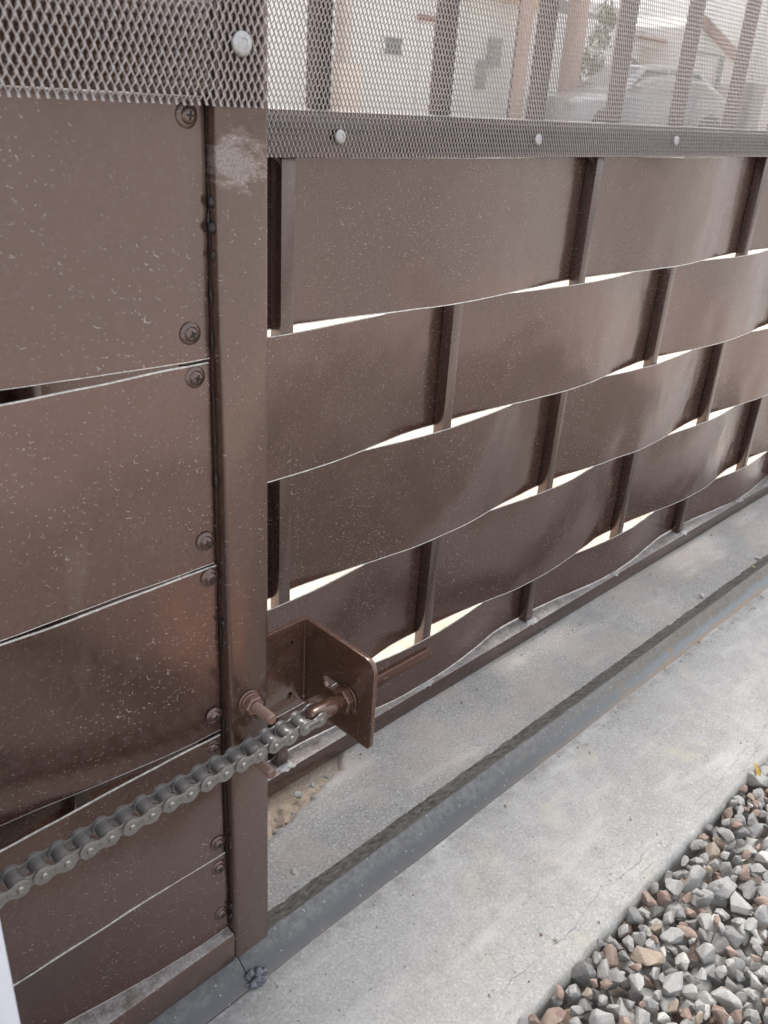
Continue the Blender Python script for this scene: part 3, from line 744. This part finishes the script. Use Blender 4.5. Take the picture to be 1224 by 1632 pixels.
# ------------------------------------------------------------ gravel
def rock_mesh(seed, sub=2):
    """crushed stone: hull of a few random points, edges knocked off"""
    rs = random.Random(seed); bm = bmesh.new()
    sx, sy, sz = rs.uniform(1.0, 1.4), rs.uniform(0.8, 1.05), rs.uniform(0.6, 0.9)
    for _ in range(15 if sub > 1 else 11):
        n = Vector((rs.gauss(0, 1), rs.gauss(0, 1), rs.gauss(0, 1))).normalized()*rs.uniform(0.82, 1.12)
        bm.verts.new((n.x*sx, n.y*sy, n.z*sz))
    r = bmesh.ops.convex_hull(bm, input=bm.verts[:])
    bmesh.ops.delete(bm, geom=[g for g in r['geom_interior'] if isinstance(g, bmesh.types.BMVert)], context='VERTS')
    if sub > 1:
        bmesh.ops.dissolve_limit(bm, angle_limit=R(9), verts=bm.verts[:], edges=bm.edges[:])
        bmesh.ops.bevel(bm, geom=bm.edges[:], offset=0.07, segments=2, profile=0.6, affect='EDGES', clamp_overlap=True)
        bmesh.ops.triangulate(bm, faces=bm.faces[:])
        bmesh.ops.subdivide_edges(bm, edges=[e for e in bm.edges if e.calc_length() > 0.45], cuts=2)
        bmesh.ops.triangulate(bm, faces=bm.faces[:])
        for v in bm.verts:
            p = v.co; v.co = p*(1 + 0.05*fbm(p.x*2.2+seed, p.y*2.2, p.z*2.2, 3))
    else: bmesh.ops.triangulate(bm, faces=bm.faces[:])
    bmesh.ops.recalc_face_normals(bm, faces=bm.faces[:]); bm.normal_update()
    for f in bm.faces: f.smooth = True
    for e in bm.edges:
        if len(e.link_faces) == 2 and e.calc_face_angle(0) > R(30): e.smooth = False
    me = bpy.data.meshes.new('gravel_stone'); bm.to_mesh(me); bm.free(); return me
KINDS = ['grey']*60 + ['dark']*9 + ['red']*20 + ['tan']*5 + ['white']*6
ROCKS = {k: [] for k in M_STONE}
for k in ROCKS:
    for s in range(9 if k == 'grey' else 5):
        me = rock_mesh(hash_seed := (s*13 + {'grey': 1, 'dark': 101, 'red': 201, 'tan': 301, 'white': 401}[k])); me.materials.append(M_STONE[k]); ROCKS[k].append(me)
rs = random.Random(11)
def throw(n, rmin, rmax, zlo, zhi, region, sep, cells, kinds=KINDS):
    out = []
    for _ in range(n):
        x = rs.uniform(region[0], region[1]); y = rs.uniform(region[2], region[3]); r = rmin + (rmax-rmin)*rs.random()**1.7
        lim = slab_front(x) - 0.002
        if y + r*(0.80 if zhi < -0.02 else 0.15 if zhi < -0.006 else 0.12) > lim: continue
        key = (int(x//0.04), int(y//0.04)); ok = True
        for a in (-1, 0, 1):
            for b in (-1, 0, 1):
                for (qx, qy, qr) in cells.get((key[0]+a, key[1]+b), ()):
                    if (qx-x)**2 + (qy-y)**2 < (sep*(qr+r))**2: ok = False; break
                if not ok: break
            if not ok: break
        if not ok: continue
        cells.setdefault(key, []).append((x, y, r))
        out.append((x, y, rs.uniform(zlo, zhi), r, rs.choice(kinds), (rs.uniform(0, 6.28), rs.uniform(0, 6.28), rs.uniform(0, 6.28))))
    return out
vis = (-0.02, 0.95, -0.50, -0.168); wide = (-0.9, 1.9, -0.95, -0.168)
stones = throw(12000, 0.0085, 0.0145, -0.034, -0.027, vis, 0.74, {})
stones += throw(12000, 0.0070, 0.0140, -0.021, -0.013, vis, 0.72, {})
stones += throw(16000, 0.0055, 0.0150, -0.011, -0.0045, vis, 0.76, {})
stones += throw(500, 0.0035, 0.0060, 0.000, 0.003, vis, 3.0, {})
bigset = throw(16000, 0.008, 0.015, -0.028, -0.012, wide, 0.72, {})
bigset = [q for q in bigset if not (vis[0] < q[0] < vis[1] and vis[2] < q[1] < vis[3])]
scored = []
for q in stones:
    p = project(q[:3]); inside = p and -30 < p[0] < IW+30 and -30 < p[1] < IH+30
    scored.append(((q[2] > -0.0115)*10 + q[3]*F_PX/p[2]*0.05 if inside else -1, q))
scored.sort(key=lambda t: -t[0])
front = [q for s, q in scored if s > 0][:300]; rest = [q for s, q in scored if s <= 0] + [q for s, q in scored if s > 0][300:] + bigset
WORD = {'grey': 'grey angular', 'dark': 'dark grey', 'red': 'reddish brown', 'tan': 'tan', 'white': 'whitish'}
for x, y, z, r, k, rot in front:
    o = link('gravel_stone', rs.choice(ROCKS[k]), None, None, (x, y, z), rot); o.scale = (r,)*3
    near = (slab_front(x) - y) < 0.03; size = 'small' if r < 0.0092 else ('large' if r > 0.0140 else 'medium sized')
    tag(o, f"{size} {WORD[k]} gravel stone " + ('against the edge of the concrete strip' if near else 'in the gravel bed away from the concrete edge'), 'stone', f"{size} {WORD[k]} stones " + ('at the concrete edge' if near else 'out in the gravel'))
# the remaining gravel as one mass
kinds = list(M_STONE); VV, FF, MI, base = [], [], [], 0
low = {k: [] for k in kinds}
for k in kinds:
    for s in range(5):
        me = rock_mesh(500 + s*7 + kinds.index(k)*50, 1)
        low[k].append((np.array([v.co[:] for v in me.vertices]), np.array([p.vertices[:] for p in me.polygons])))
        bpy.data.meshes.remove(me)
from mathutils import Euler
for x, y, z, r, k, rot in rest:
    V, Fc = rs.choice(low[k]); Mx = np.array(Euler(rot).to_matrix())
    VV.append(V @ Mx.T * r + np.array((x, y, z))); FF.append(Fc + base); MI.append(np.full(len(Fc), kinds.index(k))); base += len(V)
VV = np.concatenate(VV); FF = np.concatenate(FF); MI = np.concatenate(MI)
me = bpy.data.meshes.new('gravel'); me.from_pydata(VV.tolist(), [], FF.tolist()); me.polygons.foreach_set('material_index', MI.astype(np.int32))
for k in kinds: me.materials.append(M_STONE[k])
me.update()
go = stuff(tag(link('gravel', me, None), 'loose mixed grey gravel filling the bed beside the concrete strip', 'gravel'))

# pebbles lying on the concrete and in the sand
def pebble(p, r, k, lab, grp=None):
    o = link('pebble', rs.choice(ROCKS[k]), None, None, p, (rs.uniform(0, 6), rs.uniform(0, 6), rs.uniform(0, 6))); o.scale = (r,)*3
    tag(o, lab, 'pebble', grp)
for (u, v), r, k, lab in (((1118, 950), .0052, 'white', 'whitish pebble lying alone between the rail and the fence'),
                          ((1209, 890), .0058, 'white', 'whitish chip lying behind the rail beside the yellow petal'),
                          ((471, 1388), .0040, 'white', 'tiny cream pebble on the concrete behind the rail close to the gate post'),
                          ((886, 1495), .0026, 'white', 'tiny white pebble on a crack near the edge of the concrete strip'),
                          ((1005, 1306), .0016, 'red', 'tiny dark red crumb in the middle of the concrete strip'),
                          ((1034, 1092), .0018, 'white', 'tiny white crumb on the concrete just in front of the rail'),
                          ((640, 1425), .0015, 'white', 'tiny white crumb on the concrete below the rail')):
    p = at_z(u, v, r*0.6); pebble(p, r, k, lab)
for (u, v), r, k in (((448, 1288), .0042, 'tan'), ((474, 1268), .0060, 'grey'), ((444, 1306), .0050, 'red'), ((498, 1252), .0036, 'grey'), ((458, 1312), .0034, 'red'),
                     ((520, 1238), .0026, 'dark'), ((466, 1296), .0024, 'grey'), ((486, 1276), .0022, 'tan'), ((436, 1326), .0028, 'tan')):
    p = at_z(u, v, -0.004 + r*0.3); pebble(p, r, k, f'{WORD[k]} pebble in the sandy gap beside the gate post and fence', f'{WORD[k]} pebbles in the sandy gap')

# loose grit swept along the edge, the rail and the fence foot
VV, FF, MI, base = [], [], [], 0
for i in range(420):
    x = rs.uniform(-0.05, 1.25); m_ = i % 3
    y = slab_front(x) + 0.006 + abs(rs.gauss(0, 0.030)) if m_ == 0 else (-0.008 - abs(rs.gauss(0, 0.012)) if m_ == 1 else 0.146 - abs(rs.gauss(0, 0.022)))
    if m_ == 2 and (y < 0.046 or y > slab_back(x) - 0.004): continue
    k = rs.choice(['grey', 'grey', 'white', 'tan', 'red']); r = 0.0005 + 0.0013*rs.random()**3
    V, Fc = rs.choice(low[k]); Mx = np.array(Euler((rs.uniform(0, 6), rs.uniform(0, 6), rs.uniform(0, 6))).to_matrix())
    d = y - slab_front(x); zz = r*0.5 + 0.0003 - (0.0045*((0.05-d)/0.05)**2.2 if d < 0.05 else 0)
    VV.append(V @ Mx.T * r + np.array((x, y, zz))); FF.append(Fc + base); MI.append(np.full(len(Fc), kinds.index(k))); base += len(V)
VV = np.concatenate(VV); FF = np.concatenate(FF); MI = np.concatenate(MI)
me = bpy.data.meshes.new('grit'); me.from_pydata(VV.tolist(), [], FF.tolist()); me.polygons.foreach_set('material_index', MI.astype(np.int32))
for k in kinds: me.materials.append(M_STONE[k])
me.update(); stuff(tag(link('grit', me, None), 'loose grit scattered over the concrete strip', 'grit'))

# fallen leaves
M_LEAF = plain('yellow_leaf', (0.62, 0.46, 0.14), 0.6, 0.25, 200, 0.3, 0.001)
M_PETAL = plain('pale_yellow_petal', (0.68, 0.63, 0.28), 0.55, 0.2, 200, 0.3, 0.001)
def leaf(name, L, Wd, bend, mat, loc, rot, lab):
    bm = bmesh.new(); n = 10; V = []
    for i in range(n+1):
        t = i/n; w = Wd*math.sin(math.pi*min(1, max(0.02, t))**0.8); z = bend*math.sin(math.pi*t)
        V.append([bm.verts.new((L*(t-.5), s*w, z + abs(s)*w*0.6)) for s in (-1, -0.5, 0, 0.5, 1)])
    for i in range(n):
        for j in range(4): bm.faces.new((V[i][j], V[i+1][j], V[i+1][j+1], V[i][j+1]))
    r = bmesh.ops.solidify(bm, geom=bm.faces[:], thickness=0.0004)
    o = link(name, to_mesh(name, bm, 60), mat, None, loc, rot); tag(o, lab, 'leaf'); return o
p = at_z(1203, 1228, 0.004); leaf('leaf', 0.020, 0.0042, 0.002, M_LEAF, p, (R(20), R(-35), R(48)), 'small curled yellow leaf lying on the gravel beside the concrete edge')
p = at_z(1201, 905, 0.003); leaf('petal', 0.014, 0.0065, 0.002, M_PETAL, p, (R(14), R(8), R(30)), 'pale yellow petal on the concrete just behind the rail')

M_PIPE = plain('added_pipe_black', (0.018, 0.017, 0.017), 0.5, 0.3, 40, 0.2, 0.002)
bm = lathe([(0.0, -0.001), (0.008, 0.0), (0.017, 0.0), (0.017, 0.9), (0.008, 0.9), (0, 0.899)], 20, 'X')
o = link('added_pipe', to_mesh('added_pipe', bm), M_PIPE, None, (0.150, -0.275, 0.014), (0, 0, R(180+31))); tag(o, 'added black pipe, unseen, darkening the reflection in the gate slats', 'pipe')  # made-up pipe out of view, added to reflect as a dark band

o = link('added_brick', to_mesh('added_brick', bm_box(-0.10, 0.10, -0.045, 0.045, -0.03, 0.014, 0.003)), plain('added_brick_clay', (0.34, 0.20, 0.14), 0.85, 0.2, 60, 0.4, 0.002), None, (0.200, -0.394, 0.0), (0, 0, R(-42))); tag(o, 'added terracotta brick, unseen, warming the reflection in the gate post', 'brick')  # made-up brick out of view, added for a warm reflected glow

# ------------------------------------------------------------ beyond the fence: street and houses
M_WHITE = plain('white_render', (0.82, 0.81, 0.79), 0.85, 0.04, 2.0, 0.2, 0.01)
M_YEL = plain('yellow_fascia', (0.68, 0.52, 0.22), 0.7, 0.12)
M_RED = plain('red_brown_frame', (0.26, 0.09, 0.055), 0.6, 0.2)
M_TERRA = plain('terracotta_brick', (0.50, 0.34, 0.26), 0.85, 0.2, 14.0)
M_PINK = plain('pinkish_wall', (0.66, 0.57, 0.53), 0.85, 0.1, 2.5)
M_ROOF = plain('grey_sheet_roof', (0.20, 0.195, 0.19), 0.6, 0.15, 4.0)
M_TILE = plain('brown_roof_tile', (0.30, 0.17, 0.12), 0.8, 0.2, 6.0)
M_GREY = plain('grey_metal_box', (0.30, 0.30, 0.305), 0.5, 0.2)
M_TEAL = plain('teal_pipe', (0.12, 0.24, 0.25), 0.5, 0.15)
M_GLASS = plain('dark_window_glass', (0.16, 0.17, 0.18), 0.12, 0.2)
M_ASPH = plain('street_asphalt', (0.30, 0.295, 0.285), 0.9, 0.15, 5.0)
bm = bm_box(-20, 60, 5.5, 10.4, -0.03, 0.012); structure(link('street', to_mesh('street', bm), M_ASPH))

def px_box(u0, u1, v0, v1, y, d):
    """world box whose front lies at depth y and spans the given photo window"""
    a, b = at_y(u0, (v0+v1)/2, y), at_y(u1, (v0+v1)/2, y)
    um = (u0+u1)/2; return (a.x, b.x, y, y+d, at_y(um, v1, y).z, at_y(um, v0, y).z)
HY = 12.0
h1 = thing('white_house', 'white rendered house with yellow fascia and red framed door across the street', 'house', (14, HY, 0))
box('wall', (4.0, 16.4, HY, HY+6, 0.0, 2.42), M_WHITE, h1)
box('fascia', (3.8, 16.6, HY-0.25, HY+6.2, 2.425, 2.72), M_YEL, h1, 0.02)
bm = bmesh.new()
vs = [bm.verts.new(q) for q in ((3.6, HY-.4, 2.73), (16.8, HY-.4, 2.73), (16.8, HY+6.4, 2.73), (3.6, HY+6.4, 2.73), (6.5, HY+3, 4.1), (13.9, HY+3, 4.1))]
for f in ((0, 1, 5, 4), (1, 2, 5), (2, 3, 4, 5), (3, 0, 4), (3, 2, 1, 0)): bm.faces.new([vs[i] for i in f])
link('roof', to_mesh('roof', bm), M_TILE, h1)
b = px_box(608, 640, 55, 92, HY, 0); x0, x1, _, _, z0, z1 = b
w = box('window', (x0, x1, HY-0.05, HY-0.01, z0, z1), M_WHITE, h1, 0.01); box('pane', (x0+.05, x1-.05, HY-0.056, HY-0.051, z0+.05, z1-.05), M_GLASS, w)
x0, x1, _, _, z0, z1 = px_box(660, 690, 24, 170, HY, 0)
d = box('door', (x0+.08, x1-.06, HY-0.04, HY-0.01, 0.0, z1-.07), M_WHITE, h1)
box('door_frame', (x1-.055, x1+.05, HY-0.08, HY-0.005, 0.0, z1), M_RED, d); box('door_frame', (x0, x1-.056, HY-0.08, HY-0.005, z1-.09, z1), M_RED, d)
x0, x1, _, _, z0, z1 = px_box(533, 566, 100, 124, HY-0.5, 0)
o = box('planter', (x0, x1, HY-0.7, HY-0.3, 0.0, z1), plain('peach_planter', (0.74, 0.64, 0.55), 0.8, 0.1), None, 0.03); tag(o, 'peach coloured wall planter in front of the white house', 'planter')
x0, x1, _, _, z0, z1 = px_box(530, 541, 0, 130, HY-0.3, 0)
o = box('porch_column', (x0, x1, HY-0.6, HY-0.35, 0.0, 2.42), M_PINK, None, 0.02); tag(o, 'pinkish porch column at the white house beside the planter', 'column')
# grey boxes on the wall further along
for (u0, u1, v0, v1), lab in (((777, 791, 60, 80), 'upper grey meter box on the pale wall'), ((774, 789, 82, 106), 'middle grey meter box on the pale wall'), ((757, 766, 96, 142), 'tall narrow grey meter box low on the pale wall')):
    x0, x1, _, _, z0, z1 = px_box(u0, u1, v0, v1, HY, 0)
    t = thing('meter_box', lab, 'meter box', ((x0+x1)/2, HY-0.1, z0)); box('case', (x0, x1, HY-0.16, HY-0.01, z0, z1), M_GREY, t, 0.015); box('lid', (x0+.03, x1-.03, HY-0.172, HY-0.161, z0+.03, z1-.03), M_GREY, t, 0.005)
# brick pillars with shrubs between
for (u0, u1), h, lab in (((823, 842), 2.9, 'terracotta brick pillar beside the meter boxes'), ((899, 928), 2.9, 'terracotta brick pillar with green shrub on its far side'), ((978, 995), 2.9, 'terracotta brick pillar between the shrub and the grey roofed house')):
    y = 10.8; a, b = at_y(u0, 100, y).x, at_y(u1, 100, y).x; a, b = (a+b)/2 - 0.02, b - (b-a)*0.02
    t = thing('brick_pillar', lab, 'pillar', ((a+b)/2, y, 0))
    for i in range(30): box('brick_course', (a + .006*(i % 2), b - .006*(i % 2), y, y+(b-a)*0.9, 0.095*i+0.001, 0.095*i+0.086), M_TERRA, t, 0.006)
    box('mortar_core', (a+.02, b-.02, y+.02, y+(b-a)*0.9-.02, 0, 0.095*30), M_PINK, t); box('cap', (a-.06, b+.06, y-.06, y+(b-a)*.9+.06, 2.852, 2.94), M_WHITE, t, 0.02)
M_FOL = []
for c in ((0.055, 0.10, 0.022), (0.10, 0.15, 0.03), (0.42, 0.38, 0.04)): M_FOL.append(plain('foliage', c, 0.6, 0.4, 3.0))
M_BARK = plain('bark', (0.12, 0.085, 0.06), 0.9, 0.3, 20)
def shrub(name, c, rx, rz, n, mats, lab, cat, trunk=0.5):
    t = thing(name, lab, cat, (c[0], c[1], 0)); rr = random.Random(int(c[0]*100))
    bm = lathe([(0.06, 0), (0.045, trunk), (0.03, c[2]), (0, c[2]+rz*.4)], 8); link('trunk', to_mesh('trunk', bm), M_BARK, t, (c[0], c[1], 0))
    bm = bmesh.new()
    cl = [(Vector((rr.gauss(0, .45)*rx, rr.gauss(0, .45)*rx, rr.gauss(0, .45)*rz)), rr.uniform(.25, .5)) for _ in range(14)]
    for i in range(n):
        cc, cr = rr.choice(cl); d = Vector((rr.gauss(0, 1), rr.gauss(0, 1), rr.gauss(0, 1))).normalized()
        p = cc + d*cr*rx*rr.random()**0.4; s = rr.uniform(.03, .07)
        q = Euler((rr.uniform(0, 6), rr.uniform(0, 6), rr.uniform(0, 6))).to_matrix()
        f = bm.faces.new([bm.verts.new(p + q @ Vector(k)*s) for k in ((-1, 0, 0), (0, -.45, .1), (1, 0, 0), (0, .45, .1))]); f.material_index = rr.randrange(len(mats))
    me = to_mesh('crown', bm, 180)
    for k in mats: me.materials.append(k)
    link('crown', me, None, t, c)
p = at_y(952, 70, 11.4); shrub('shrub', (p.x, p.y, 1.45), 0.62, 0.95, 2600, M_FOL[:2], 'green leafy shrub growing between the brick pillars', 'shrub')
p = at_y(1012, 90, 11.8); shrub('shrub', (p.x, p.y, 1.2), 0.45, 0.7, 1400, M_FOL[:2], 'low green shrub beside the pinkish wall of the grey roofed house', 'shrub')
p = at_y(832, 0, 11.6); shrub('flowering_tree', (p.x, p.y, 3.35), 0.95, 0.55, 2600, [M_FOL[2], M_FOL[1], M_FOL[2]], 'yellow flowering tree crown above the brick pillar', 'tree', 2.6)
# pale boundary wall behind the pillars
o = box('boundary_wall', (16.42, 21.5, 12.6, 12.8, 0.0, 2.5), M_WHITE); tag(o, 'pale rendered boundary wall behind the brick pillars', 'wall')
# house with grey roof and pinkish wall
h2 = thing('pink_walled_house', 'low house with pinkish wall, white eave and grey sheet roof', 'house', (25, 13, 0))
y = 12.4; x0 = at_y(1008, 100, y).x; x1 = at_y(1098, 100, y).x; ze = at_y(1045, 66, y).z; zt = at_y(1045, 26, y+2.5).z
box('wall', (x0+.3, x1, y+.3, y+5, 0, ze-.11), M_PINK, h2); box('eave', (x0, x1+.2, y, y+5.2, ze-.105, ze+.03), M_WHITE, h2, .01)
bm = bmesh.new(); vs = [bm.verts.new(q) for q in ((x0-.1, y-.1, ze+.035), (x1+.3, y-.1, ze+.035), (x1+.3, y+2.5, zt), (x0-.1, y+2.5, zt), (x1+.3, y+5.3, ze+.035), (x0-.1, y+5.3, ze+.035))]
for f in ((0, 1, 2, 3), (3, 2, 4, 5), (0, 3, 5), (1, 4, 2), (5, 4, 1, 0)): bm.faces.new([vs[i] for i in f])
link('roof', to_mesh('roof', bm), M_ROOF, h2)
box('gutter', (x0-.1, x1+.3, y-.2, y-.1, ze-.02, ze+.06), M_RED, h2, .02)
# white gabled house at the end of the view
h3 = thing('white_gabled_house', 'white house with brown gable verge and teal downpipe at the far end', 'house', (31, 12, 0))
y = 11.5; x0 = at_y(1098, 100, y).x; x1 = x0 + 9; xa = at_y(1120, 30, y).x; za = at_y(1120, 26, y).z; xb = at_y(1172, 86, y).x; zb = at_y(1172, 86, y).z
bm = bmesh.new(); pr = [(x0, 0), (x1, 0), (x1, zb), (xb, zb), (xa, za), (x0, za-.25)]
A = [bm.verts.new((a, y, b)) for a, b in pr]; B = [bm.verts.new((a, y+4, b)) for a, b in pr]
bm.faces.new(A); bm.faces.new(B[::-1])
for i in range(len(pr)): j = (i+1) % len(pr); bm.faces.new((A[j], A[i], B[i], B[j]))
bmesh.ops.recalc_face_normals(bm, faces=bm.faces[:]); link('wall', to_mesh('wall', bm), M_WHITE, h3, (0, 0, 0))
bm = bmesh.new(); dz = Vector((0, 0, 0.22)); q = [Vector((xa-.1, y-.12, za)), Vector((xb+.1, y-.12, zb)), Vector((xb+.1, y-.01, zb)), Vector((xa-.1, y-.01, za))]
lo = [bm.verts.new(v - dz) for v in q]; hi = [bm.verts.new(v + dz*.1) for v in q]
bm.faces.new(hi); bm.faces.new(lo[::-1])
for i in range(4): j = (i+1) % 4; bm.faces.new((lo[i], lo[j], hi[j], hi[i]))
bmesh.ops.recalc_face_normals(bm, faces=bm.faces[:]); link('verge_board', to_mesh('verge_board', bm), M_TILE, h3)
xt = at_y(1141, 120, y).x; link('downpipe', to_mesh('downpipe', lathe([(0, 0), (.06, 0), (.06, 2.05), (0, 2.05)], 12)), M_TEAL, h3, (xt, y-.09, 0))
box('string_course', (x0+.02, xt-.1, y-.05, y-.005, at_y(1125, 84, y).z-.04, at_y(1125, 84, y).z), M_GREY, h3, .005)
for (u0, u1, v0, v1), lab in (((1146, 1162, 136, 162), 'small grey equipment cabinet by the teal downpipe'), ((1184, 1203, 132, 164), 'larger dark grey equipment cabinet at the white gabled house')):
    x0, x1, _, _, z0, z1 = px_box(u0, u1, v0, v1, y-.4, 0); t = thing('equipment_cabinet', lab, 'cabinet', ((x0+x1)/2, y-.5, 0))
    box('cabinet_body', (x0, x1, y-.7, y-.3, 0.12, z1), M_GREY, t, .02); box('plinth', (x0+.05, x1-.05, y-.68, y-.32, 0, .119), M_ROOF, t); box('cabinet_door', (x0+.06, x1-.06, y-.712, y-.701, .25, z1-.12), M_GREY, t, .005)

# parked car
def car(loc, rz):
    pa = N('silver_car_paint'); pa.set('Base Color', (0.30, 0.31, 0.32)).set('Metallic', 0.3).set('Roughness', 0.3).set('Coat Weight', 0.6)
    cmat = pa.mat; rub = plain('tyre_rubber', (0.02, 0.02, 0.02), 0.8)
    t = thing('parked_car', 'silver white car parked across the street in front of the brick pillars', 'car', loc); t.rotation_euler = (0, 0, rz)
    def loft(name, st, mat, par, closed=True):
        # st: (x, half width bottom, half width top, z bottom, z top)
        bm = bmesh.new(); V = []
        for x, wb, wt, z0, z1 in st:
            c = min(0.08, (z1-z0)*.3); ring = [(-wb, z0), (wb, z0), (wb*1.03, z0+(z1-z0)*.5), (wt, z1-c), (wt-c*1.2, z1), (-wt+c*1.2, z1), (-wt, z1-c), (-wb*1.03, z0+(z1-z0)*.5)]
            V.append([bm.verts.new((x, a, b)) for a, b in ring])
        for a, b in zip(V[:-1], V[1:]):
            for i in range(8): j = (i+1) % 8; bm.faces.new((a[i], a[j], b[j], b[i]))
        bm.faces.new(V[0][::-1]); bm.faces.new(V[-1]); bmesh.ops.recalc_face_normals(bm, faces=bm.faces[:])
        o = bpy.data.objects.new(name, to_mesh(name, bm, 28)); o.data.materials.append(mat); COL.objects.link(o); o.parent = par; return o
    body = loft('body', [(-2.1, .70, .62, .35, .66), (-2.0, .82, .76, .25, .80), (-1.2, .86, .80, .2, .90), (-.9, .86, .82, .2, .95), (.9, .86, .82, .2, .97), (1.8, .85, .78, .22, .98), (2.08, .78, .72, .32, .92)], cmat, t)
    cab = loft('cabin', [(-1.05, .70, .66, .9, .97), (-.35, .74, .58, .9, 1.42), (.3, .74, .60, .9, 1.48), (1.1, .74, .58, .9, 1.43), (1.75, .70, .62, .9, 1.0)], cmat, t)
    def quad(name, pts, mat, par):
        bm = bmesh.new(); bm.faces.new([bm.verts.new(p) for p in pts]); bmesh.ops.solidify(bm, geom=bm.faces[:], thickness=0.012); o = bpy.data.objects.new(name, to_mesh(name, bm)); o.data.materials.append(mat); COL.objects.link(o); o.parent = par
    quad('windscreen', [(-1.02, -.58, .99), (-1.02, .58, .99), (-.40, .50, 1.40), (-.40, -.50, 1.40)], M_GLASS, t)
    for s in (-1, 1):
        quad('side_window', [(-.80, s*.735, .99), (.15, s*.755, .99), (.15, s*.655, 1.38), (-.36, s*.645, 1.36)], M_GLASS, t); quad('side_window', [(.22, s*.755, .99), (1.35, s*.74, 1.0), (1.0, s*.645, 1.35), (.22, s*.655, 1.38)], M_GLASS, t)
        for x in (-1.35, 1.3):
            wm = to_mesh('wheel', lathe([(0, -.1), (.2, -.1), (.31, -.1), (.33, -.06), (.33, .06), (.31, .1), (.2, .1), (.19, .07), (0, .06)], 24, 'Y')); wm.materials.append(rub)
            w = bpy.data.objects.new('wheel', wm); COL.objects.link(w); w.parent = t; w.location = (x, s*.80, .33)
        bm = bm_box(-.09, .09, -.12, .12, -.06, .06, .03); hl = bpy.data.objects.new('headlight', to_mesh('headlight', bm)); hl.data.materials.append(M_ZINC); COL.objects.link(hl); hl.parent = t; hl.location = (-2.02, s*.60, .70)
        bm = bm_box(-.06, .06, -.1, .1, -.06, .06, .03); mr = bpy.data.objects.new('mirror', to_mesh('mirror', bm)); mr.data.materials.append(cmat); COL.objects.link(mr); mr.parent = t; mr.location = (-.72, s*.93, 1.02)
p = at_y(985, 150, 9.7)
car((p.x+0.6, 9.7, 0.012), R(-18))
